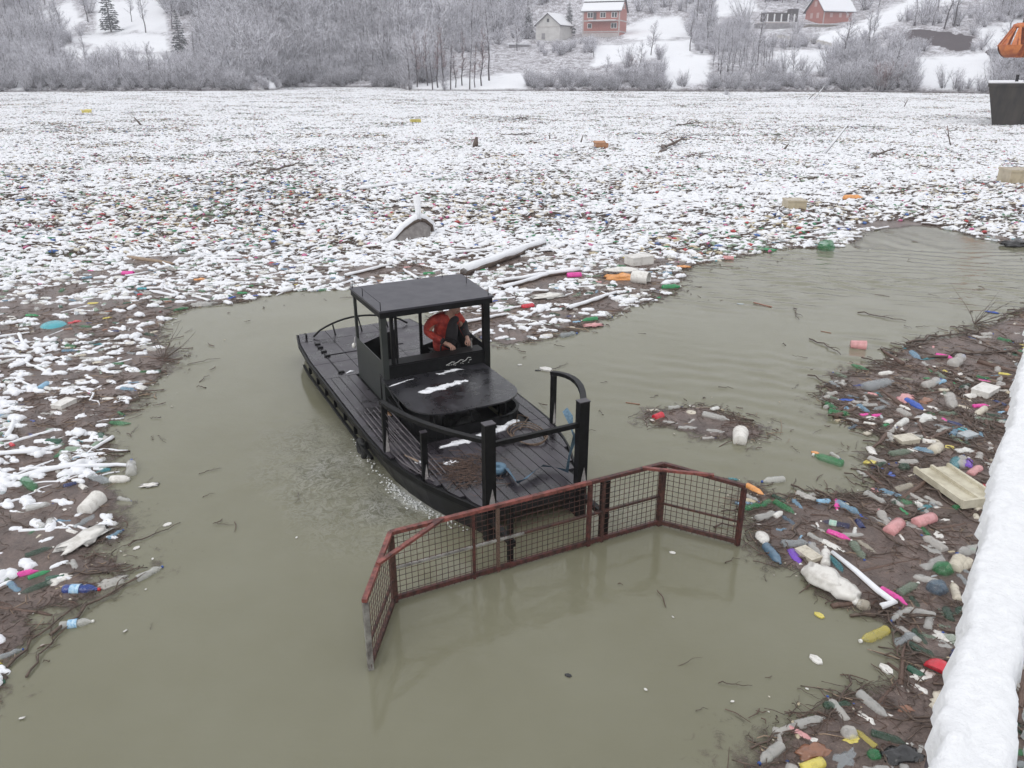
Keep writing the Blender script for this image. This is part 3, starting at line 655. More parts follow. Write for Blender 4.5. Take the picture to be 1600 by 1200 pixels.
mb = MB(); mb.add([L_(CU1, -.66, DK), L_(CU1, -.04, DK), L_(CU1, -.04, 1.16), L_(CU1, -.66, .98)], [(0,1,2,3)]); mb.add([L_(CU1+.015, -.66, DK), L_(CU1+.015, -.04, DK), L_(CU1+.015, -.04, 1.16), L_(CU1+.015, -.66, .98)], [(3,2,1,0)]); mb.build('rear_wall', BLACK_MATT, boat)
mb = MB(); mb.add([L_(CU1, .44, DK), L_(CU1, 1.1, DK), L_(CU1, 1.1, .95), L_(CU1, .44, .8)], [(0,1,2,3)]); mb.build('rear_wall', BLACK_MATT, boat)
mb = MB()      # steering wheel behind the dash, throttle lever
mb.tube([L_(3.62+.05*math.sin(t), .50+.17*math.cos(t), 1.08+.16*math.sin(t)) for t in np.linspace(0, 2*math.pi, 19)], .013, 6, cap=False)
for t in (.5, 2.6, 4.7): mb.tube([L_(3.62, .50, 1.08), L_(3.62+.05*math.sin(t), .50+.17*math.cos(t), 1.08+.16*math.sin(t))], .009, 5)
mb.tube([L_(3.45, .5, 1.0), L_(3.62, .5, 1.08)], .02, 6); mb.build('steering_wheel', BLACK_MATT, boat)
mb = MB(); mb.tube([L_(3.5, .82, 1.06), L_(3.56, .84, 1.2)], .012, 6); blob(mb, L_(3.56, .84, 1.21), (.025,)*3, 2, .1, base=ICO1); mb.build('throttle', GREY_STEEL, boat)
mb = MB(); rs = random.Random(3)       # pale broken strokes set just proud of the front panel
base_ = [(.30,.93),(.36,.95),(.40,.97),(.45,.96),(.43,.93),(.50,.95),(.55,.98),(.60,.97),(.58,.94),(.64,.96),(.68,1.0),(.73,.99),(.74,.96),(.70,.95),(.76,.94)]
for i in range(0, len(base_)-2, 1):
    if i % 4 == 3: continue
    a, c = base_[i], base_[i+1]; mb.beam(L_(CU0-.024, a[0], a[1]), L_(CU0-.024, c[0], c[1]), .004, .009)
for i in range(9): a = rs.uniform(.32,.75), rs.uniform(.9,.93); mb.beam(L_(CU0-.024, *a), L_(CU0-.024, a[0]+.02, a[1]+rs.uniform(-.01,.015)), .004, .006)
tag(link('pale_strokes', mb.mesh('pale_strokes', simple('pale_mark', (.5,.5,.48), None, bmp=0)), dash), kind='stuff')
mb = MB(); blob(mb, L_(4.83, -.74, .96), (.035,.035,.05), 2, .05); mb.build('mooring_float', WHITECAP, boat)
mb = MB(); mb.tube([L_(4.8, -.74, .98), L_(4.78, -.73, 1.12)], .004, 4); mb.build('float_cord', WHITECAP, boat)
# bow posts, guard rails
def bowpost(u, v, z0, z1, w, wear=None):
    mb = MB(); mb.box(L_(u, v, (z0+z1)/2), (w*.75, w, z1-z0)); p = mb.build('bow_post', BLACK_MATT, boat)
    mb = MB(); mb.box(L_(u, v, z1+.006), (w*.75+.01, w+.01, .012)); link('post_cap', mb.mesh('post_cap', DECK), p)
    if wear:
        ww, h = wear; x = u-w*.375-.003; k = w*.1
        mb = MB(); mb.add([L_(x, v+k-ww/2, DK+.0), L_(x, v+k+ww/2, DK+.0), L_(x, v+k+ww*.3, DK+h*.5), L_(x, v+k+.004, DK+h), L_(x, v+k-ww*.3, DK+h*.45)], [(0,1,2,3,4)])
        link('bare_patch', mb.mesh('bare_patch', BARE), p)
    return p
bowpost(-.10, -.60, -.05, 1.54, .135, (.10, .27)); bowpost(-.10, .66, -.3, 1.57, .135, (.09, .25))
bowpost(.90, -1.02, DK-.01, 1.10, .075, (.055, .22)); bowpost(1.85, -1.21, DK-.01, 1.16, .075, (.06, .33)); bowpost(1.61, 1.25, DK-.01, 1.21, .075, (.05, .34))
def curve_rail(P, z, w=.075, h=.05):
    mb = MB(); n_ = len(P)
    for a, c in zip(P[:-1], P[1:]):
        d = ((c[0]-a[0]), (c[1]-a[1])); e = .06*math.hypot(*d)
        mb.beam(L_(a[0], a[1], a[2]), L_(c[0]+d[0]*.02, c[1]+d[1]*.02, c[2]), w, h)
    return mb.build('guard_rail', BLACK_MATT, boat)
def qb(a, b_, c, n_=9): return [tuple((1-t)**2*a[i]+2*t*(1-t)*b_[i]+t*t*c[i] for i in range(3)) for t in np.linspace(0, 1, n_)]
curve_rail(qb((-.08,-.6,1.31), (1.1,-1.1,1.13), (1.9,-1.22,1.16)), 0); curve_rail(qb((-.1,.66,1.50), (.9,1.36,1.42), (1.65,1.25,1.22)), 0)
curve_rail([(-.1,-.55,1.27), (-.1,.62,1.27)], 0, .05, .06)
mb = MB(); mb.tube([L_(3.25, -.80, 1.0), L_(2.5, -.86, .93), L_(1.9, -.9, .9)], .012, 6); mb.tube([L_(3.25,-.8,DK), L_(3.25,-.8,1.0)], .012, 6); mb.build('hand_rail', BLACK_MATT, boat)
for k in range(5):   # slack wires in the left guard rail
    z = .62+.1*k; mb = MB(); mb.tube([L_(u, -.6-.62*math.sin(min(1, (u+.1)/1.95)*math.pi/2)+.02, z-.10*math.sin((u+.1)/1.95*math.pi)-.0) for u in np.linspace(.9, 1.85, 8)], .0045, 4); mb.build('guard_wire', bpy.data.materials['worn_rod'], boat)
# ------------------------------------------------------------------ the mesh cage pushed ahead of the bow
CG = {'LW': (-1.57, -2.56), 'LC': (-.70, -2.01), 'RC': (-.77, 1.41), 'RW': (-1.56, 1.98)}
def wire_grid(A, B, za, zb, cell=.068):
    """crossed wires between two plan points from z 0 to the rail"""
    mb = MB(); A = np.array(A, float); B = np.array(B, float); Ln = np.linalg.norm(B-A); n_ = int(Ln/cell)
    for i in range(1, n_):
        t = i/n_; p = A+(B-A)*t; zt = za+(zb-za)*t; mb.beam(L_(p[0], p[1], -.06), L_(p[0], p[1], zt-.01), .005, .005, up=(0,1,0))
    for k in range(14):
        z = -.03+k*cell
        if z < min(za, zb)-.02: mb.beam(L_(A[0]+.004, A[1], z), L_(B[0]+.004, B[1], z), .005, .005)
    return mb
def cage_panel(a, c, za, zb, uprights, midrail, top_mat, mid_z=.42, mid_mat=RUST_DARK):
    A, B = np.array(CG[a]), np.array(CG[c]); Pt = lambda t, z: L_(*(A+(B-A)*t), z)
    mb = MB(); tm = .70 if a == 'LC' else 1; mb.beam(Pt(0, za), Pt(tm, za+(zb-za)*tm), .05, .04); pn = mb.build('cage_panel', top_mat, boat)
    if tm < 1: mb = MB(); mb.beam(Pt(tm, za), Pt(1, zb), .05, .04); link('top_rail', mb.mesh('top_rail', RUST_MID), pn)
    mb = MB(); mb.beam(Pt(0, .05), Pt(1, .05), .04, .05); link('bottom_rail', mb.mesh('bottom_rail', RUST_MID if a == 'LC' else RUST_DARK), pn)
    for t, w, m_ in uprights:
        mb = MB(); z = za+(zb-za)*t; mb.beam(Pt(t, -.25), Pt(t, z-.03), w, w); link('upright', mb.mesh('upright', m_), pn)
    for (t0, t1, m_) in midrail:
        mb = MB(); mb.beam(Pt(t0, mid_z), Pt(t1, mid_z), .024, .024); link('crossbar', mb.mesh('crossbar', m_), pn)
    link('wire_mesh', wire_grid(A, B, za, zb).mesh('wire_mesh', RUST_DARK), pn)
    return pn
HT = {'LW': .80, 'LC': .86, 'RC': .86, 'RW': .80}
cage_panel('LC', 'RC', .86, .86, [(.0, .06, RUST_DARK), (.27, .03, RUST_MID), (.355, .035, BROWN_WOOD), (.70, .045, RUST_MID), (.755, .035, RUST_DARK), (1, .065, RUST_DARK)], [(0, .45, GREY_STEEL), (.45, 1, RUST_DARK)], RUST_RED)
cage_panel('LW', 'LC', .80, .86, [(.02, .05, GREY_STEEL)], [(0, 1, RUST_DARK)], RUST_RED, .3)
cage_panel('RC', 'RW', .86, .80, [(.99, .05, RUST_MID)], [(0, 1, RUST_DARK)], RUST_MID, .32)
def lp(a, c, t): A, B = np.array(CG[a]), np.array(CG[c]); return A+(B-A)*t
for (p, q, z) in ((lp('LC','RC',.17), lp('LC','LW',.52), .875), (lp('RC','LC',.09), lp('RC','RW',.62), .875)):
    mb = MB(); mb.beam(L_(*p, z), L_(*q, z-.02), .045, .03); mb.build('corner_brace', RUST_RED, boat)
for v in (-.60, .66):   # the arms that carry the cage, and the strut into the water
    mb = MB(); mb.beam(L_(-.1, v, .30), L_(-.72, v, .30), .07, .07); mb.beam(L_(-.1, v, -.28), L_(-.7, v, -.1), .07, .07)
    mb.beam(L_(-.68, v-.02, -.3), L_(-.68, v-.02, .80), .11 if v > 0 else .05, .06); mb.build('cage_arm', BLACK_MATT, boat)
# ---- snow lying on the boat
def snow_strip(pts, w, h, seed, z, name='snow_patch', label=None, parent=None):
    mb = MB(); rs = random.Random(seed)
    for i in range(len(pts)-1):
        a, c = pts[i], pts[i+1]; Ld = math.hypot(c[0]-a[0], c[1]-a[1]); k = max(2, int(Ld/.05))
        for j in range(k):
            t = j/k; u = a[0]+(c[0]-a[0])*t+rs.uniform(-w, w)*.4; v = a[1]+(c[1]-a[1])*t
            blob(mb, L_(u, v, z), (w*rs.uniform(.35, 1.3), .05*rs.uniform(.8, 2.2), h*rs.uniform(.4, 1.0)), seed+i*7+j, .8, 2.6, base=ICO2, zmin=-.0, rz=rs.uniform(-.6, .6))
    o = mb.build(name, SNOW, parent); return o
tb = empty('snow_remains', (BO.x, BO.y, 0), BOAT_RZ); tag(tb, 'thin ragged strips of snow left on the black engine cover and bow deck', 'snow')
snow_strip([(2.62,-.35),(2.72,.05),(2.78,.42)], .06, .02, 4, TZ, 'snow_strip', None, tb); snow_strip([(3.1,-.62),(3.2,-.35)], .012, .01, 5, TZ, 'snow_strip', None, tb); snow_strip([(3.2,.15),(3.27,.5)], .016, .012, 6, TZ, 'snow_strip', None, tb)
snow_strip([(1.62,-.45),(1.66,.1),(1.75,.45),(1.95,.85)], .06, .04, 7, DK, 'snow_strip', None, tb); snow_strip([(1.15,-.62),(1.1,-.45)], .04, .03, 8, DK, 'snow_strip', None, tb)
snow_strip([(1.35,-.95),(1.35,-.9)], .03, .02, 9, DK, 'snow_strip', None, tb); snow_strip([(4.98,-.80),(4.98,-.76)], .03, .02, 10, DK, 'snow_strip', None, tb)
# ---- gear lying on the bow deck: own things
STRAP = simple('blue_webbing', (.06,.13,.20), (.13,.22,.30), 30, .6, .3, .002)
def ribbon(mb, pts, w, up=(0,0,1)):
    P = []; pts = [Vector(p) for p in pts]
    for i, p in enumerate(pts):
        d = (pts[min(i+1, len(pts)-1)]-pts[max(i-1, 0)]).normalized(); s_ = d.cross(Vector(up))
        if s_.length < .05: s_ = Vector((0,1,0))
        s_.normalize(); t = Vector((0,0,1))*w*(.25+.4*math.sin(i*1.1)**2)+s_*w*.5
        P += [p-t*.8+Vector((0,0,w*.35)), p+t*.8+Vector((0,0,w*.35))]
    n_ = len(pts); mb.add(P, [(2*i, 2*i+1, 2*i+3, 2*i+2) for i in range(n_-1)], 0, True)
st = empty('ratchet_strap', (BO.x, BO.y, 0), BOAT_RZ); tag(st, 'faded blue webbing strap with a coiled end lying across the bow deck', 'strap')
mb = MB()
for k in range(6): r_ = .04+.013*k; mb.tube([L_(.65+r_*math.cos(t), -.12+r_*math.sin(t), DK+.045) for t in np.linspace(0, 2*math.pi, 16)], [.006]*16, 4, cap=False); 
mb.lathe([(0,.112),(.075,.112),(.075,.04),(0,.04)], 22, 'z', org=L_(.65,-.12,DK+.003)); mb.build('strap_coil', STRAP, st)
mb = MB(); ribbon(mb, [L_(.6,-.03,DK+.03), L_(.35,-.06,DK+.03), L_(.2,-.08,DK+.02), L_(.22,.05,DK+.03), L_(.3,.22,DK+.05), L_(.38,.38,DK+.06), L_(.3,.52,DK+.04), L_(.12,.6,DK+.05), L_(.1,.62,.75), L_(.05,.66,1.0), L_(.1,.62,1.22), L_(.25,.62,1.3)], .085)
mb.build('strap_tail', STRAP, st)
rp = empty('rope_coil', (BO.x, BO.y, 0), BOAT_RZ); tag(rp, 'loose coil of brown rope on the deck beside the engine cover', 'rope')
mb = MB()
for k in range(3): mb.tube([L_(1.35+(.30+.03*k)*math.cos(t)+.03*k, .72+(.2+.03*k)*math.sin(t), DK+.015+.012*k+.01*math.sin(3*t)) for t in np.linspace(.3*k, 2*math.pi+.3*k, 26)], .009, 5)
mb.tube([L_(1.6,.7,DK+.02), L_(1.9,1.0,DK+.02), L_(2.05,.9,DK+.03), L_(1.8,.75,DK+.02)], .009, 5)
mb.build('rope', simple('old_rope', (.07,.045,.03), (.2,.14,.10), 40, .8, .4, .002), rp)
mb = MB(); rs = random.Random(5)
for i in range(420):
    u = rs.gauss(.85,.26); v = rs.gauss(-.5,.22); a = rs.uniform(0, 3.14); l_ = rs.uniform(.03,.11)
    if abs(v) > halfw(u)-.08 or u < .1 or u > 1.7: continue
    mb.tube([L_(u-l_*math.cos(a), v-l_*math.sin(a), DK+rs.uniform(.003,.03)), L_(u+l_*math.cos(a), v+l_*math.sin(a), DK+rs.uniform(.003,.035))], rs.uniform(.002,.005), 3, cap=False)
tw = mb.build('twig_litter', BROWN_WOOD, None); tw.location = (BO.x, BO.y, 0); tw.rotation_euler.z = BOAT_RZ; tag(tw, 'brown twigs and leaf litter strewn on the left of the bow deck', 'debris', kind='stuff')
def deck_bit(kind, u, v, L, ang, colr, lab, wide=1): p = BO+BU*u+BV*v; return litter(kind, p.x, p.y, ang, L, colr, lab, None, wide, DK+.01)
deck_bit('pale_log', 1.45, -1.0, .28, 2.4, (.3,.2,.1), 'short pale wood block on the left side of the bow deck', 1.3)
deck_bit('foam_slab', 3.0, -.83, .2, 2.0, (.25,.15,.09), 'brown rag beside the engine cover and the cabin corner', 1.2)

# ------------------------------------------------------------------ the man in the cabin
def skin_obj(name, J, edges, mat, parent, sub=2, root=0):
    me = bpy.data.meshes.new(name); me.from_pydata([L_(*j[:3]) for j in J], edges, []); me.materials.append(mat)
    o = link(name, me, parent); sk = o.modifiers.new('skin', 'SKIN'); sk.use_smooth_shade = True
    lay = me.skin_vertices[0].data
    for i, j in enumerate(J):
        r_ = j[3]; lay[i].radius = (r_, r_) if not hasattr(r_, '__len__') else r_; lay[i].use_root = (i == root)
    sb = o.modifiers.new('sub', 'SUBSURF'); sb.levels = sub; sb.render_levels = sub
    return o
per = empty('person', (BO.x, BO.y, 0), BOAT_RZ); tag(per, 'person in a red and black jacket leaning forward over the wheel in the boat cabin', 'person')
SKINM = simple('skin', (.42,.24,.18), (.5,.30,.23), 30, .5, .2, .001)
DARKCLOTH = simple('dark_trousers', (.012,.013,.016), (.03,.03,.035), 20, .85, .4, .003)
REDJ = simple('red_jacket', (.26,.022,.02), (.50,.06,.04), 7, .75, .9, .05, lo=.4, hi=.6); DARKJ = simple('dark_jacket_panel', (.015,.014,.016), (.035,.03,.034), 8, .8, .4, .01)
PU, PV = 4.02, .56       # where he stands
J = [(PU+.08, PV, .95, (.11,.08)), (PU+.06, PV, 1.12, (.11,.08)), (PU-.02, PV+.01, 1.36, (.13,.09)), (PU-.09, PV+.02, 1.52, (.11,.09)), (PU-.15, PV+.07, 1.59, .055), (PU-.20, PV+.10, 1.66, .075), (PU-.22, PV+.12, 1.75, .088), (PU-.21, PV+.12, 1.82, .06),
     (PU-.07, PV-.19, 1.50, .062), (PU+.02, PV-.27, 1.27, .048), (PU-.28, PV-.10, 1.15, .033), (PU-.34, PV-.06, 1.13, .038), (PU-.40, PV-.04, 1.12, .03),
     (PU-.07, PV+.22, 1.50, .062), (PU+.0, PV+.33, 1.27, .048), (PU-.27, PV+.30, 1.17, .033), (PU-.33, PV+.28, 1.155, .038), (PU-.39, PV+.26, 1.145, .03),
     (PU+.08, PV-.1, .80, .08), (PU+.04, PV-.12, .48, .065), (PU+.12, PV-.13, .14, .045), (PU+.0, PV-.14, .09, .04),
     (PU+.08, PV+.1, .80, .08), (PU+.04, PV+.12, .48, .065), (PU+.12, PV+.13, .14, .045), (PU+.0, PV+.14, .09, .04)]
Ed = [(0,1),(1,2),(2,3),(3,4),(4,5),(5,6),(6,7),(3,8),(8,9),(9,10),(10,11),(11,12),(3,13),(13,14),(14,15),(15,16),(16,17),(0,18),(18,19),(19,20),(20,21),(0,22),(22,23),(23,24),(24,25)]
def fingers(hi, side):
    hx, hy, hz = J[hi][:3]
    for k in range(4):
        off = (k-1.5)*.021; L1 = (.034,.04,.038,.03)[k]; b0 = len(J)
        J.append((hx-.02, hy+off, hz+.004, .0095)); J.append((hx-.02-L1, hy+off*1.15, hz-.004, .009)); J.append((hx-.03-L1, hy+off*1.15, hz-.035, .0085)); J.append((hx-.005-L1, hy+off*1.1, hz-.05, .0075))
        Ed.extend([(hi, b0), (b0, b0+1), (b0+1, b0+2), (b0+2, b0+3)])
    b0 = len(J); t = -side
    J.append((hx+.03, hy+t*.04, hz-.006, .012)); J.append((hx-.005, hy+t*.055, hz-.022, .010)); J.append((hx-.035, hy+t*.045, hz-.034, .009)); Ed.extend([(hi-1, b0), (b0, b0+1), (b0+1, b0+2)])
fingers(12, -1); fingers(17, 1)
skin_obj('body', J, Ed, SKINM, per)
skin_obj('jacket', [(PU+.10,PV,.80,(.19,.15)),(PU+.06,PV,1.12,(.185,.15)),(PU-.02,PV+.01,1.36,(.195,.145)),(PU-.09,PV+.02,1.51,(.14,.11)),(PU-.12,PV+.03,1.58,.085),
    (PU-.06,PV-.2,1.50,.085),(PU+.01,PV-.285,1.39,.078),(PU+.03,PV-.29,1.27,.072),(PU-.12,PV-.19,1.20,.062),(PU-.25,PV-.11,1.165,.052),
    (PU-.06,PV+.22,1.50,.085),(PU+.0,PV+.32,1.39,.078),(PU+.01,PV+.34,1.27,.072),(PU-.13,PV+.33,1.21,.062),(PU-.24,PV+.305,1.18,.052)],
    [(0,1),(1,2),(2,3),(3,4),(3,5),(5,6),(6,7),(7,8),(8,9),(3,10),(10,11),(11,12),(12,13),(13,14)], REDJ, per)
# dark front panels, the man's right-hand sleeve, cuffs
skin_obj('jacket_front', [(PU-.07,PV+.07,.95,(.115,.1)),(PU-.09,PV+.08,1.15,(.12,.1)),(PU-.15,PV+.09,1.36,(.125,.09)),(PU-.19,PV+.09,1.50,(.09,.07)),(PU-.17,PV+.2,1.49,.07)], [(0,1),(1,2),(2,3),(3,4)], DARKJ, per)
skin_obj('sleeve', [(PU-.02,PV+.34,1.42,.085),(PU+.0,PV+.35,1.27,.08),(PU-.13,PV+.335,1.21,.068),(PU-.26,PV+.305,1.18,.056)], [(0,1),(1,2),(2,3)], DARKJ, per)
skin_obj('cuff', [(PU-.17,PV-.155,1.185,.062),(PU-.28,PV-.09,1.155,.052)], [(0,1)], DARKJ, per, 1)
skin_obj('trousers', [(PU+.09,PV,.93,(.16,.13)),(PU+.08,PV-.1,.84,.115),(PU+.04,PV-.12,.48,.09),(PU+.11,PV-.13,.16,.07),(PU+.08,PV+.1,.84,.115),(PU+.04,PV+.12,.48,.09),(PU+.11,PV+.13,.16,.07)], [(0,1),(1,2),(2,3),(0,4),(4,5),(5,6)], DARKCLOTH, per)
HAIR = simple('dark_hair', (.012,.009,.008), (.04,.03,.025), 60, .7, .6, .004)
mb = MB(); blob(mb, L_(PU-.215, PV+.12, 1.775), (.115,.10,.11), 2, .12, 3, base=ICO3); mb.build('hair', HAIR, per)
mb = MB(); hx, hy, hz = PU-.315, PV+.12, 1.70      # face, below the fringe: nose, eyes, mouth, ears
blob(mb, L_(PU-.255, hy, 1.70), (.07,.068,.095), 1, .04, base=ICO3); mb.add([L_(hx-.022, hy, 1.68), L_(hx+.01, hy-.014, 1.677), L_(hx+.01, hy+.014, 1.677), L_(hx+.01, hy, 1.73)], [(0,1,3),(0,3,2),(0,2,1)])
for sg in (-1, 1): blob(mb, L_(PU-.23, hy+sg*.075, 1.71), (.018,.01,.03), 3, .1, base=ICO1)
mb.build('face', SKINM, per)
for sg in (-1, 1): mb = MB(); blob(mb, L_(hx+.003, hy+sg*.026, 1.722), (.006,.011,.006), 3, .05, base=ICO1); mb.build('eye', DARKJ, per)
mb = MB(); mb.beam(L_(hx+.0, hy-.022, 1.655), L_(hx+.0, hy+.022, 1.655), .008, .005); mb.build('mouth', DARKJ, per)
mb = MB(); rs = random.Random(9)      # broken white water thrown up along the flank
for i in range(420):
    u = rs.gauss(1.15, .4) if i < 330 else rs.gauss(2.6, .4); w = halfw(max(-.1, u)); side = -1 if i < 380 else 1; v = side*(w*.95+abs(rs.gauss(0, .07))); q = rs.uniform(.003, .014)
    if -.1 < u: blob(mb, L_(u, v, .012+abs(rs.gauss(0, .02))), (q*1.5, q*1.2, q*.8), i, .5, 2, base=ICO1)
sp = mb.build('spray', simple('white_froth', (.55,.56,.54), (.75,.76,.74), 30, .4)); sp.location = (BO.x, BO.y, 0); sp.rotation_euler.z = BOAT_RZ; tag(sp, 'white froth broken along the left flank of the black boat', 'foam', kind='stuff')
print('boat done')
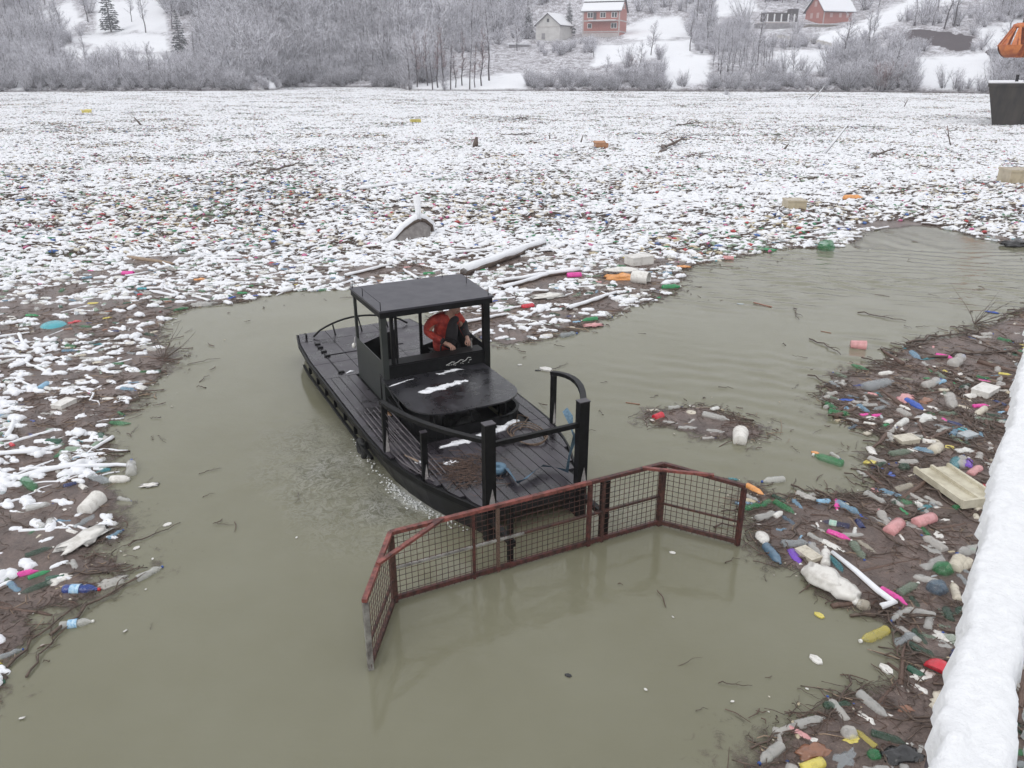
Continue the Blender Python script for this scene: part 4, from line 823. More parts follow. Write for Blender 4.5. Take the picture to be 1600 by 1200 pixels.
# ------------------------------------------------------------------ litter that can be told apart, one by one
K_ = dict(N2=(.42,.2,.09), G=(.02,.24,.08), g=(.015,.08,.045), P=(.72,.05,.34), p=(.62,.30,.30), B=(.03,.09,.42), b=(.012,.02,.10), C=(.66,.66,.63), W=(.72,.70,.66), V=(.16,.05,.45), Y=(.65,.55,.12), O=(.75,.33,.10), R=(.58,.03,.05), T=(.07,.36,.42), L=(.25,.45,.62), K=(.015,.015,.016), N=(.48,.41,.28), w=(.58,.53,.43), o=(.26,.12,.07), S=(.40,.44,.46), e=(.22,.30,.22), s=(.10,.17,.24))
ITEMS = '''
opaque_ribbed|14,900,62,888|P|magenta bottle beside two green bottles near the left edge
opaque_bottle|42,902,80,888|G|bright green bottle lying against the magenta bottle at the left
tint_bottle|80,908,28,926|g|dull green bottle with red cap in front of the bright green one
tint_bottle|38,868,84,852|g|dark green bottle behind the magenta bottle at the left
blue_labelled|98,919,156,918|B|deep blue bottle with light label and red cap near the left edge
clear_labelled|92,975,146,967|C|clear bottle with pale blue label caught on forked branches
clear_bottle|213,903,254,882|C|clear bottle at the outer tip of the long branch at lower left
clear_bag|150,912,198,900|W|milky crumpled bag between the blue and clear bottles at lower left
clear_bottle|-6,1027,36,1010|S|bluish clear bottle cut by the left edge of the picture
crushed_opaque|-6,1003,6,995|G|green crushed bottle at the left edge above the bluish bottle
tint_bottle|38,748,56,766|G|green bottle end sticking out by a snowy canister at left
crushed_bottle|172,658,204,660|G|crushed green bottle on the edge of the left open water
box|88,638,112,626|W|snow-topped white canister block in the left litter
crushed_bottle|116,822,150,800|S|bent grey clear bottle under a white cup at left
cup|132,800,154,780|W|white upturned cup standing on the bent grey bottle
foam_slab|100,858,165,822|W|large ragged sheet of white foam at the left
crushed_bottle|140,742,178,752|S|flattened grey bottle beside a white folded pot
tub|172,748,202,747|W|white folded pot at the tip of the left litter
clear_bottle|205,740,205,717|C|clear bottle standing upright off the tip of the left litter
foam_chip2|222,756,247,754|W|small white foam curl lying furthest out at the left tip
trough|155,622,178,621|W|white oval snow-topped tub near the left water edge
bowl|62,508,104,506|T|teal plastic basin upside down among the snowy litter
bag|106,504,126,500|R|red rag beside the teal basin
opaque_bottle|40,492,62,492|G|green bottle left of and behind the teal basin
bag|96,513,114,513|o|rust brown rag just in front of the teal basin
can|191,427,209,427|P|small magenta can in the snow behind the left water
opaque_bottle|214,452,236,449|T|turquoise bottle right of the magenta can
crushed_opaque|30,548,42,547|Y|yellow scrap left in front of the teal basin
crushed_opaque|74,590,90,588|Y|yellow crushed pack in the snowy litter at left
can|62,606,74,598|L|light blue can in the snowy litter at left
detergent_bottle|28,631,44,629|b|navy bottle between snow-capped bottles at the left
tint_bottle|88,462,106,444|G|green bottle among snow lumps left of the turquoise bottle
crushed_bottle|272,484,298,478|G|green crushed bottle on the mat edge above the left open water
clear_bag|298,474,336,474|C|clear crumpled bag next to the green bottle on the mat edge
opaque_bottle|370,458,390,456|G|green bottle at the mat edge left of the boat stern
bag|303,437,320,434|O|orange rag in the snowy mat above the left water
detergent_bottle|136,474,158,471|Y|olive yellow bottle in the mat behind the basin
opaque_bottle|160,497,176,494|Y|mustard tub just right of the rag by the basin
can|372,339,380,336|R|small red can alone in the snow at left middle distance
log_root|-8,945,80,956|o|thick curved brown branch end lying in the lower left water
branch|78,990,232,888|o|long bare branch arching out past the clear bottle at lower left
branch|40,1055,104,972|o|dark forked branch pointing to the lower left corner
branch|10,1040,120,940|o|thin bare branch crossing the forked one at lower left
stick|100,898,230,885|o|long brown stick running under the clear bottle at lower left
stick|200,850,282,814|o|thin twig with a white scrap floating off the left litter
chip|253,818,268,814|W|white scrap caught on the floating twig
chip|206,855,218,850|W|white flake floating near the left litter edge
branch|310,738,345,728|o|small tuft of twigs floating alone left of the boat wake
tall_branch|232,570,275,548|o|bare twig bush poking out from the left litter tip
snow_log|725,430,850,384|W|longest thick snow-covered log just behind the boat cabin
snow_log|848,382,872,396|W|short snowy stub at the end of the longest log
snow_log|905,424,788,441|W|straight snow-covered log right of the cabin roof
snow_log|785,452,864,429|W|thinner snowy log just below the straight one
snow_log|888,484,962,459|W|snow-covered log near the mat edge right of the boat
snow_log|690,398,790,391|W|knobbly snowy log behind the longest log
snow_log|540,432,612,414|W|broad snow-laden log behind the boat stern
snow_log|720,506,790,492|W|snowy branch seen right of the man in the cabin
pale_log|200,402,272,412|N|bare tan log lying in the snow at left middle distance
trough|948,430,992,428|W|white oval trough with rusty rim right of the boat
bag|946,434,990,434|O|orange rim of cloth under the white trough
drum|988,432,1014,448|W|white drum lying open by the mat edge right of the boat
box|990,418,1006,404|W|white box standing behind the drum
opaque_bottle|1038,451,1060,445|G|green bottle under a white lump at the mat tip
snow_lump2|1036,444,1060,438|W|snowy white lump on the green bottle at the mat tip
opaque_bottle|934,497,908,500|G|green bottle on the mat edge right of the boat
detergent_bottle|895,502,910,500|L|light blue bottle touching the green one on the mat edge
foam_slab|914,508,942,506|p|pale pink sheet below the green bottle on the mat edge
clear_bottle|876,524,902,519|S|grey clear bottle afloat off the mat edge right of the boat
foam_slab|840,470,876,456|W|ragged wing-shaped white foam right of the cabin
can|888,432,906,429|P|magenta can by the straight snowy log
bag|1040,394,1058,396|P|magenta scrap at the mat edge further right
disc|812,557,846,557|W|white round lid floating beside the cabin
detergent_bottle|836,576,846,576|K|black can floating by the white lid
chip|844,572,862,577|W|white scrap stuck to the black can
stick|862,577,888,565|o|thin stick trailing from the black can
chip|808,568,816,567|W|small white crumb between the lid and the cabin
can|816,480,833,477|R|red cup lying in the litter right of the cabin
bag|738,412,752,408|Y|yellow cup in the litter behind the cabin roof
can|747,424,757,421|G|small green can against the longest log
opaque_bottle|662,429,680,424|G|green bottle just behind the cabin roof
crushed_opaque|630,420,645,412|p|pinkish pot behind the cabin roof
cup|1022,652,1034,648|R|red and white cup on the floating islet
ribbed_bottle|1098,646,1142,656|C|big clear bottle on the floating islet
cup|1156,691,1157,677|W|white cup floating below the islet
plank|1088,634,1111,634|N|mossy wood piece behind the big clear bottle
plank|978,626,1000,629|o|dark wood chip floating alone left of the islet
bowl|1072,643,1089,641|w|cream shell on the floating islet
crushed_bottle|1036,656,1062,660|C|flattened clear bottle at the left of the islet
crushed_bottle|1060,666,1092,666|C|half-sunk clear bottle along the near edge of the islet
crushed_bottle|1104,670,1136,673|C|half-sunk clear bottle left of the white cup
stick|1172,664,1182,690|o|short thick stick standing off the islet
stick|1140,648,1190,660|o|thin stick trailing right from the islet
plank|1178,471,1206,478|o|brown board floating alone on the open water
crushed_opaque|1152,473,1164,473|S|grey knot of plastic left of the floating board
stick|1240,480,1248,498|o|bare twig standing out of the open water
cup|1329,539,1353,541|p|pale pink beaker floating alone left of the right litter
crushed_bottle|1332,568,1358,577|G|bright green crushed bottle floating left of the right litter
chip|1382,547,1397,550|K|black scrap with snow at the tip of the right litter
foam_slab|1542,485,1561,488|B|blue plastic sheet afloat above the right litter
plank|1283,515,1299,518|o|dark stick piece floating right of the bare twig
branch|1265,528,1318,552|o|bare twigs floating above the pink beaker
stick|1340,487,1416,500|o|long thin twig above the right litter
tall_branch|1500,510,1545,498|o|bush of bare twigs rising at the top of the right litter
branch|1417,535,1520,518|o|long dark branch along the far edge of the right litter
branch|1560,500,1600,480|o|tangled bare branches at the far right corner of the right litter
branch|1440,560,1590,548|o|dark branch running through the right litter to the rail
opaque_bottle|1374,584,1397,580|W|white bottle behind the cream tray in the right litter
plank2|1398,590,1420,608|w|cream flat tray set diagonally in the right litter
detergent_bottle|1336,624,1309,622|B|blue bottle at the left of the right litter
clear_bottle|1293,617,1312,623|e|greenish clear bottle touching the blue bottle
opaque_ribbed|1462,553,1493,559|P|magenta bottle at the top of the right litter
crushed_bottle|1440,560,1465,557|T|dark teal crushed bottle left of the magenta bottle
crushed_bottle|1424,548,1440,562|L|clear bottle with blue label at the tip of the right litter
clear_bottle|1488,571,1506,556|W|pale bottle right of the magenta bottle
opaque_bottle|1414,624,1446,640|B|dark blue bottle in the middle of the right litter
opaque_bottle|1406,632,1426,640|W|white bottle against the dark blue one
bag|1406,627,1424,617|p|pink crumple above the dark blue bottle
bag|1438,628,1456,622|o|brown rag right of the dark blue bottle
ribbed_bottle|1484,618,1489,639|W|pale ribbed bottle standing across the right litter
opaque_bottle|1520,634,1547,632|P|magenta bottle near the snowy rail
opaque_bottle|1572,633,1549,623|b|navy bottle between magenta bottle and the rail
box|1530,618,1547,608|W|white foam cube near the snowy rail
tub|1508,620,1526,617|W|white pot left of the foam cube
opaque_bottle|1497,632,1519,638|w|cream bottle left of the rail-side magenta bottle
tint_bottle|1390,709,1427,703|e|grey-green bottle floating in the right inlet
box|1402,690,1430,686|w|white rectangular tub behind the grey-green bottle
crushed_opaque|1358,697,1371,711|W|curved white bottle left of the grey-green bottle
chip|1348,719,1371,720|Y|yellow wrapper floating left of the upright green bottle
ball|1405,732,1421,728|g|dark green round bottle floating upright
tint_bottle|1318,725,1270,708|G|green bottle with orange lump drifting off the right litter
chip|1268,702,1280,706|O|orange lump on the drifting green bottle
clear_bottle|1298,705,1314,714|C|clear cup behind the drifting green bottle
opaque_bottle|1480,657,1508,664|b|navy can bottle in the right litter
opaque_bottle|1349,659,1374,662|W|white bottle on the near edge of the right litter
tub|1384,660,1395,655|W|white pot right of the near-edge white bottle
chip|1352,653,1369,650|W|white wedge of foam above the near-edge white bottle
crushed_opaque|1345,647,1361,643|P|magenta bottle neck near the foam wedge
crushed_bottle|1328,667,1343,660|s|dark blue-green crushed bottle at the near tip
chip|1405,668,1424,669|W|white flat shard below the foam wedge
box|1503,683,1521,678|S|grey block near the rail
bag|1493,702,1521,702|C|clear crumpled bag below the grey block
tub|1456,706,1470,694|w|cream pot standing on brown board
ribbed_bottle|1490,732,1496,712|T|teal and white bottle upright in the right litter
clear_bottle|1500,728,1506,710|W|whitish bottle pressed to the teal one
detergent_bottle|1512,728,1514,713|V|purple bottle right of the teal and white one
tint_bottle|1540,646,1569,650|g|green bottle touching the snowy rail
opaque_bottle|1540,637,1524,648|w|cream bottle in front of the green bottle by the rail
clear_bottle|1570,720,1540,717|w|cream bottle below the purple one by the rail
opaque_ribbed|1516,740,1536,726|p|pinkish brown can above the big foam board
opaque_bottle|1404,664,1420,652|C|pale bottle in the near middle of the right litter
bag|1430,655,1460,650|C|clear bag in the middle of the right litter
ribbed_bottle|1350,607,1398,596|S|grey ribbed bottle left of the cream tray
ribbed_bottle|1372,622,1392,632|S|clear ribbed bottle in front of the cream tray
opaque_bottle|1465,598,1480,592|L|light blue bottle in the upper right litter
opaque_bottle|1442,590,1456,589|G|small green bottle in the upper right litter
opaque_bottle|1560,582,1582,584|Y|yellow-green bottle by the rail at the upper right
clear_bottle|1445,604,1470,592|W|white cup bottle beside the light blue bottle
clear_bottle|1468,645,1500,645|e|greenish bottle in the lower middle of the right litter
bigboard|1455,738,1530,790|w|large cream foam board with ribs floating by the rail
opaque_bottle|1166,756,1196,772|O|orange ribbed bag-like bottle at the corner of the cage
tint_bottle|1138,745,1156,747|T|pale teal bottle behind the cage corner
clear_bottle|1226,746,1190,750|C|clear bottle floating alone beyond the orange one
crushed_bottle|1187,790,1206,776|G|crushed green bottle behind the cage corner
tint_bottle|1207,772,1232,784|g|dark green bottle above the long green one
tint_bottle|1210,782,1244,802|G|long green bottle right of the cage corner
crushed_bottle|1240,778,1256,796|L|pale blue crushed bottle right of the long green one
clear_bottle|1182,810,1216,798|C|milky bottle near the cage corner post
tub|1210,806,1222,798|W|white pot on the end of the milky bottle
crushed_bottle|1224,804,1248,822|s|slate blue crushed bottle below the long green one
plank2|1258,782,1290,812|w|long cream plastic gutter piece in the lower right litter
tube_l|1268,786,1322,816|W|white pipe lying next to the cream gutter
tube_l|1260,796,1286,814|W|short white pipe left of the gutter
green_labelled|1328,822,1282,812|b|navy bottle with pale green label
opaque_bottle|1292,828,1332,842|P|magenta bottle below the labelled navy bottle
detergent_bottle|1284,842,1320,860|W|white ribbed bottle left below the magenta one
clear_bottle|1262,832,1292,848|C|clear bottle above the white ribbed one
spoon_bottle|1188,828,1198,856|W|white spoon-shaped bottle floating near the cage
opaque_ribbed|1196,850,1222,880|s|steel blue bottle behind the white spoon shape
detergent_bottle|1236,856,1252,880|V|violet bottle near the edge of the lower right litter
box|1250,858,1276,876|w|flowered carton right of the violet bottle
crushed_bottle|1268,846,1286,876|C|grey clear bottle between carton and white tube
opaque_bottle|1290,882,1290,852|W|slim white tube bottle above the sack
ribbed_bottle|1300,868,1318,894|T|blue labelled bottle at the head of the white sack
sack|1254,890,1342,940|W|big white knotted sack at the edge of the lower right litter
snowarm|1298,862,1398,948|W|long bent snow-covered branch beside the white sack
opaque_ribbed|1376,918,1421,944|P|magenta ribbed bottle below the snowy branch
crushed_bottle|1424,928,1440,950|g|dark green crushed bottle touching the magenta ribbed one
tint_bottle|1404,926,1436,908|e|grey-green bottle above the magenta ribbed one
tint_bottle|1388,982,1344,999|Y|yellow and grey bottle floating off the lower right litter
clear_bottle|1332,846,1352,874|e|pale green clear bottle in the lower right litter
crushed_bottle|1342,842,1370,862|w|yellowish clear bottle right of the pale green one
ball|1464,897,1482,884|G|green round jar near the rail
cup|1490,890,1500,876|w|cream beaker nearest the rail
cup|1500,886,1514,878|w|second cream beaker leaning on the first by the rail
opaque_bottle|1497,936,1488,906|w|cream white bottle touching the rail snow
ball|1456,928,1472,912|s|bluish clear jug in the twigs near the rail
crushed_bottle|1444,886,1478,866|C|crumpled clear bottle left of the green jar
can|1430,818,1458,808|p|pink can floating in the right inlet
can|1388,832,1406,816|p|clear cup with red rim in the right inlet
clear_bottle|1352,768,1388,788|C|grey clear bottle leaning in the right inlet
ribbed_bottle|1424,757,1392,766|w|brownish clear bottle floating in the right inlet
foam_slab|1428,778,1442,790|W|white curl of wrapper in the right inlet
foam_slab|1470,812,1484,808|W|white wrapper above the dark log
crushed_bottle|1340,733,1362,744|C|barely floating clear bottle in the right inlet
log_root|1458,824,1532,812|o|dark wet log floating beside the rail
log_root|1338,892,1426,872|o|dark wet branch log across the lower right litter
branch|1340,872,1408,858|o|thin dark branch above the wet branch log
root|1300,944,1378,936|o|dark curved bark slab under the white sack end
chip|1268,1018,1284,1034|W|white angular flake floating in the lower right water
chip|1378,1032,1394,1050|W|white pointed flake right of the angular one
foam_slab|1428,1066,1454,1082|W|white stone-like foam near the rail
foam_slab|1444,976,1458,984|W|white foam scrap below the magenta ribbed bottle
foam_slab|1444,990,1454,994|W|smaller white foam scrap under the first
chip|1410,974,1424,976|N|yellowish leaf scrap below the cream ball
ball|1336,946,1362,944|w|cream ball of plastic under the snowy branch
chip|1274,952,1288,962|Y|pale yellow card at the end of the sack
halfbowl|1452,1036,1480,1064|R|red plastic half-bowl against the snowy rail
bag|1398,1104,1430,1106|o|curled orange-brown leaf near the rail
ribbed_bottle|1342,1080,1392,1122|C|long clear bottle in the bottom right litter
ribbed_bottle|1244,1130,1292,1118|C|clear ridged beaker in the bottom right litter
clear_bottle|1222,1160,1186,1190|C|clear bottle with white cap at the bottom edge
bag|1246,1176,1296,1168|o|brown crumpled sheet at the bottom edge
can|1254,1200,1286,1188|Y|yellow and white can at the bottom edge
chip|1298,1168,1324,1178|W|torn white paper at the bottom edge
clear_bag|1302,1196,1346,1172|S|bluish clear bag at the bottom edge
tint_bottle|1370,1166,1334,1134|Y|yellow-labelled clear bottle in the bottom right litter
tint_bottle|1360,1142,1420,1160|g|green bottle nearest the rail at the bottom
ball|1358,1184,1374,1172|G|small green cap in the bottom right litter
ball|1316,1150,1338,1138|W|white crumpled ball beside the yellow-labelled bottle
chip|1266,1148,1286,1160|W|white paper square left of the crumpled ball
bag|1378,1180,1440,1176|K|black glossy bag in the bottom right corner
crushed_bottle|1350,1200,1404,1196|C|grey clear bottle under the black bag
foam_slab|1344,1112,1372,1130|W|torn white wrapper beside the long clear bottle
foam_slab|1380,1108,1402,1122|W|white shard below the long clear bottle
bag|1318,1156,1346,1150|Y|dirty yellow wrapper by the crumpled ball
bag|1432,1128,1448,1140|w|cream shell cluster by the rail at the bottom
log_root|1372,1096,1412,1050|o|waterlogged brown leaf stem in the lower right
stick|1246,1072,1290,1092|o|dark stick floating in the lower right water
stick|1242,1112,1250,1080|o|short dark twig standing over the floating stick
chip|883,1048,893,1053|K|small dark chip floating ahead of the cage
chip|1046,858,1056,861|W|white crumb inside the right wing of the cage
open_carton|931,231,947,230|N2|brown cardboard box open on the snowy field
crushed_opaque|1009,247,1020,247|B|blue bag on the snowy field right of the cardboard box
foam_slab|1128,244,1143,244|K|dark pyramid-shaped lump on the snowy field
open_carton|130,177,142,177|Y|yellow carton far out on the left of the snowy field
box|643,192,655,191|Y|small yellow block far out in the middle of the snowy field
bigbox|1230,326,1250,326|N|tan foam block standing in the litter left of the inlet
bigbox|1572,285,1604,286|N|wide tan board block at the right edge of the field
bag|1572,384,1604,380|K|black tarpaulin heap at the right edge of the field
crushed_opaque|1188,388,1216,391|G|green sheet on the mat edge below the tan block
ball|1282,392,1298,386|G|green tub on the mat edge right of the green sheet
detergent_bottle|1312,358,1328,356|B|blue bottle at the head of the right-hand inlet
opaque_bottle|1322,312,1345,309|O|small orange bag in the litter above the inlet
can|1130,402,1146,404|p|pink can on the near mat edge
foam_slab|1058,416,1080,416|O|orange flat board floating at the mat edge
stick|1080,414,1146,416|o|reddish stick floating off the orange board
'''
ALIAS = dict(foam_chip2='foam_slab', log_root='log', plank2='tray', tube_l='pale_log', bigbox='box', bigboard='tray')
authored = []
def snowy_fork():
    f0, f1, ap = at(598, 382), at(677, 366), at(652, 342, .62); o = empty('forked_driftwood', (ap.x, ap.y, 0)); O_ = Vector((ap.x, ap.y, 0))
    tag(o, 'big forked driftwood limb arching over a grey pool, thick with snow', 'branch')
    a, c, t = f0-O_, f1-O_, Vector((0,0,.62))
    Q = [tuple(q) for q in (a, a*.72+Vector((0,0,.10)), a*.42+Vector((-.05,0,.36)), a*.16+Vector((0,0,.56)), t+Vector((.05,0,.02)), c*.35+Vector((.05,0,.56)), c*.75+Vector((.06,0,.34)), c+Vector((0,0,.0)))]
    mb = MB(); mb.tube(Q, [.05,.08,.09,.11,.12,.10,.09,.06], 8); mb.build('limb', WET_WOOD, o)
    mb = MB(); mb.tube([(x, y+.02, z+.06) for x, y, z in Q], [.07,.10,.11,.12,.13,.12,.11,.08], 8); mb.build('snow_cover', SNOW, o)
    mb = MB(); mb.tube([(.02,0,.6), (.05,.05,.85), (.02,.05,1.32)], [.10,.07,.07], 7); mb.build('limb', WET_WOOD, o)
    mb = MB(); mb.tube([(.02,-.03,.62), (.04,.02,.85), (0,.02,1.36)], [.14,.10,.12], 8); mb.build('snow_cover', SNOW, o)
    v = [Vector(Q[1]), Vector(Q[2]), Vector(Q[3]), Vector(Q[4]), Vector(Q[5]), Vector(Q[6])]; n_ = len(v)
    low = [Vector((q.x*1.0+.02, min(q.y, 0)-.30-.2*math.sin(math.pi*i/(n_-1)), -.02)) for i, q in enumerate(v)]
    mb = MB(); mb.add([tuple(q+Vector((0,-.03,-.04))) for q in v]+[tuple(q) for q in low], [(i, i+1, n_+i+1, n_+i) for i in range(n_-1)], 0, True)
    mb.build('root_plate', simple('grey_silt', (.15,.135,.13), (.24,.22,.21), 7, .6, .4, .02), o)
snowy_fork()
def tall_branch(x, y, yaw, L, label):
    mb = MB(); rs = random.Random(int(abs(x)*100))
    for i in range(14):
        a = yaw+rs.uniform(-1.2, 1.2); el = rs.uniform(.1, 1.1); l_ = L*rs.uniform(.4, 1.1); p = Vector((0,0,0)); q = [p]
        for k in range(4): p = p+Vector((math.cos(a)*math.cos(el), math.sin(a)*math.cos(el), math.sin(el)))*l_/4; a += rs.uniform(-.4,.4); q.append(p)
        mb.tube(q, [.009,.007,.005,.004,.002], 4, cap=False)
    o = mb.build('driftwood_branch', WET_WOOD); o.location = (x, y, 0); tag(o, label, 'branch')
for ln in ITEMS.strip().split('\n'):
    kind, c, k, lab = ln.split('|'); x0, y0, x1, y1 = map(float, c.split(','))
    a = at(x0, y0, .04); e = at(x1, y1, .04); d = e-a; m_ = (a+e)/2; L = d.length; yaw = math.atan2(d.y, d.x)
    authored.append((m_.x, m_.y, L, lab))
    if kind == 'tall_branch': tall_branch(m_.x, m_.y, yaw, L, lab); continue
    if kind == 'snowarm':
        o = empty('snow_covered_branch', m_); tag(o, lab, 'branch'); P3 = [at(1300,865,.1)-m_, at(1335,893,.14)-m_, at(1372,926,.12)-m_, at(1396,944,.1)-m_, at(1376,950,.06)-m_]
        mb = MB(); mb.tube([tuple(q) for q in P3], [.02,.025,.03,.035,.03], 6); mb.build('limb', WET_WOOD, o)
        mb = MB(); mb.tube([tuple(q+Vector((0,0,.022))) for q in P3], [.022,.03,.034,.042,.036], 8); mb.build('snow_cover', SNOW, o); continue
    if kind == 'halfbowl':
        mb = MB(); mb.lathe([(0,.5),(.04,.5),(.2,.4),(.3,.2),(.31,.02)], 18, 'z'); mb.v = [(x, max(y, -.02), z) for x, y, z in mb.v]
        o = mb.build('plastic_bowl', PL_O['OBJECT']); o.location = m_; o.scale = (L*1.1,)*3; o.rotation_euler = (.5, 0, yaw+.6); o.color = (*K_[k], 1); tag(o, lab, 'bowl'); continue
    wide = 1.0
    if kind in ('plank2',): wide = .55
    if kind == 'tube_l': wide = .8
    if kind == 'bigboard':
        o = empty('foam_board', m_, yaw); tag(o, lab, 'board'); fm_ = FOAMM
        mb = MB(); mb.box((0,0,.04), (L*1.05, .55, .045)); mb.build('panel', bpy.data.materials['cream_foam'] if 'cream_foam' in bpy.data.materials else simple('cream_foam', (.42,.38,.28), (.62,.58,.46), 5, .7, .4, .01), o)
        for yy in (-.26, 0, .26): mb = MB(); mb.box((0, yy, .085), (L*1.05, .04, .05)); mb.build('rib', bpy.data.materials['cream_foam'], o)
        mb = MB(); mb.box((L*.53, 0, .07), (.04, .58, .12)); mb.build('rib', bpy.data.materials['cream_foam'], o); continue
    kk = ALIAS.get(kind, kind)
    if y0 < 475 and kk not in ('stick','branch','log','pale_log','snow_log','plank'):
        L = min(L, abs(d.x)*1.15+.04); yaw = yaw*.4 if abs(yaw) < 1.57 else yaw-math.copysign(1, yaw)*0
    if kind == 'sack': wide = 1.15
    if kk in ('log', 'pale_log', 'snow_log') and L > 1.3: wide = .8
    zz = {'snow_log': .0, 'chip': .004, 'foam_slab': .0, 'stick': .01, 'branch': .01, 'plank': .0}.get(kk, -.02*min(1, L*2))
    if kind == 'bigbox': wide = 1.6 if L < 1 else .6; L *= 1.15; zz = .05
    if y0 < 475 and kk in ('drum','trough','box','bowl'): L *= 1.25; zz = .03
    if kk in ('bag', 'foam_slab', 'chip', 'crushed_opaque') and y0 > 400: L *= 1.0
    litter(kk, m_.x, m_.y, yaw, L, K_[k], lab, None, wide, zz)

# ------------------------------------------------------------------ the rest of the near litter
rs = random.Random(21)
area = []; tries = 0
XX = rng.uniform(-17, 20, 150000); YY = rng.uniform(2.0, 27.5, 150000)
px_, py_ = pix(XX, YY, 0*XX)
ok = (px_ > -40) & (px_ < 1640) & (py_ < 1240); XX, YY, px_, py_ = XX[ok], YY[ok], px_[ok], py_[ok]
dd = mat_field(XX, YY); dr = inside_dist(POLY_RIGHT, XX, YY); di = inside_dist(POLY_ISLE, XX, YY)
gaps = fbm(XX*.45, YY*.9, 91, 4)
A_ = np.array([(a[0], a[1], min(a[2], .9)) for a in authored])
placed = {}; pieces = []
for i in range(len(XX)):
    x, y, d = XX[i], YY[i], dd[i]
    if d < .03: continue
    right = dr[i] > 0; isle = di[i] > 0
    snow_p = .0 if (right or isle) else (.60 if y > 14 else .55 if y > 10.5 else .50)
    if y > 13.5 and d < 2.2 and not right: snow_p = .42
    p = (.8 if right else .42)*(1 if not isle else .8)
    if not right and not isle:
        p *= float(np.clip((gaps[i]-.36)*5, .14, 1)) if y < 18 else float(np.clip((gaps[i]-.32)*5, .25, 1.1))
        p *= 2.6 if y < 10 else 2.0 if y < 12 else 1.8
    else: p *= float(np.clip((gaps[i]-.33)*6, .25, 1))
    if right and x < 2.9+.3 and 0: continue
    if rng.random() > p: continue
    ad_ = np.hypot(A_[:,0]-x, A_[:,1]-y)
    if (ad_ < A_[:,2]*(.45 if y < 13 else .62)+(.04 if y < 13 else .10)).any(): continue
    cs_ = .085 if right or isle or y < 12 else .14
    key = (int(x/cs_), int(y/cs_))
    if key in placed: continue
    placed[key] = 1
    u_, v_ = bloc(x, y)
    if -1 < u_ < 7.6 and abs(v_) < 1.5: continue
    r_ = rs.random(); yaw = rs.gauss(0, .7) if not right else rs.uniform(-1.7, 1.7)
    if rs.random() < .5: yaw += math.pi
    if right and (y > 9.2 or dr[i] < .25) and rs.random() < .45: kind, L, c = rs.choice(['stick','branch','branch','stick','branch','log']), rs.uniform(.35, 1.0), 'W'
    elif rs.random() < snow_p:
        kind, L = (('snow_lump', rs.uniform(.2,.42)) if r_ < .22 else ('snow_lump2', rs.uniform(.16,.4)) if r_ < .42 else ('snow_lump3', rs.uniform(.2,.5)) if r_ < .56 else ('snow_bottle', rs.uniform(.24,.36)) if r_ < .72 else ('snow_bottle2', rs.uniform(.2,.32)) if r_ < .84 else ('snow_stick', rs.uniform(.3,1.1)) if r_ < .95 else ('snow_log', rs.uniform(.5,1.1)))
        c = rs.choice('CCCWeSg')
    else:
        kind, L = (('clear_bottle', rs.uniform(.2,.32)) if r_ < .12 else ('ribbed_bottle', rs.uniform(.18,.3)) if r_ < .17 else ('crushed_bottle', rs.uniform(.15,.3)) if r_ < .25 else ('opaque_bottle', rs.uniform(.12,.24)) if r_ < .29 else ('detergent_bottle', rs.uniform(.12,.24)) if r_ < .33 else ('tub', rs.uniform(.08,.15)) if r_ < .37 else ('can', rs.uniform(.1,.17)) if r_ < .39 else ('bag', rs.uniform(.1,.25)) if r_ < .44 else ('clear_bag', rs.uniform(.15,.3)) if r_ < .50 else ('foam_slab', rs.uniform(.06,.18)) if r_ < .62 else ('chip', rs.uniform(.04,.12)) if r_ < .72 else ('stick', rs.uniform(.2,.9)) if r_ < .9 else ('branch', rs.uniform(.3,.9)) if r_ < .97 else ('log', rs.uniform(.3,.8)))
        if right: L *= 1.18
        c = rs.choice('CCCCWWWSegGL') if kind in ('clear_bottle', 'ribbed_bottle', 'crushed_bottle', 'clear_bag', 'tint_bottle') else rs.choice('WWWWwwCwNGBPRgYTobpLS') if kind in ('opaque_bottle','detergent_bottle','tub','can','bag') else rs.choice('WWWwN')
        if kind == 'crushed_bottle' and rs.random() < .2: c = rs.choice('GgTB')
    if right and x*.0+dr[i] < .0: continue
    pieces.append([kind, x, y, yaw, L, c, rs.uniform(.85, 1.25), px_[i], py_[i]])
print('pieces', len(pieces))
CN = dict(C='clear', W='white', S='grey', e='grey-green', g='dark green', G='green', w='cream', N='tan', B='blue', P='magenta', R='red', Y='yellow', T='teal', o='brown', b='navy', p='pale pink', L='light blue', V='violet')
KN = dict(clear_bottle='plastic bottle', ribbed_bottle='ribbed plastic bottle', crushed_bottle='crushed bottle', opaque_bottle='small bottle', detergent_bottle='flat bottle', tub='pot', can='can', bag='rag of plastic', clear_bag='crumpled bag', foam_slab='foam lump', chip='foam flake', stick='bare stick', branch='twiggy branch', log='driftwood log', snow_lump='snow-buried lump', snow_lump2='snow-topped lump', snow_lump3='large snow-buried lump', snow_bottle='snow-capped bottle', snow_bottle2='snow-capped jug', snow_stick='snow-covered stick', snow_log='snow-covered log')
pieces.sort(key=lambda q: -q[4]*(.35 if q[0] in ('stick', 'branch', 'snow_stick') else 1)/math.hypot(q[1], q[2]))
cnt = {}; mass = []; seen = {}; named = []
LM = [(a[0], a[1], a[3]) for a in authored if len(a[3].split()) <= 11]
def short(l):        # landmark phrase: the label up to its own relation
    w = l.split(); 
    for st_ in ('beside','lying','behind','in','at','between','under','against','near','left','right','on','off','floating','with','above','below','among','touching','by','standing','of','sticking','caught','running','and','from','pressed','leaning','set','across','alone','rising','poking','along','next','cut','just','afloat','drifting','further','stuck','through','trailing','pointing','arching','crossing'):
        if st_ in w[2:]: w = w[:2+w[2:].index(st_)]
    return ' '.join(w)
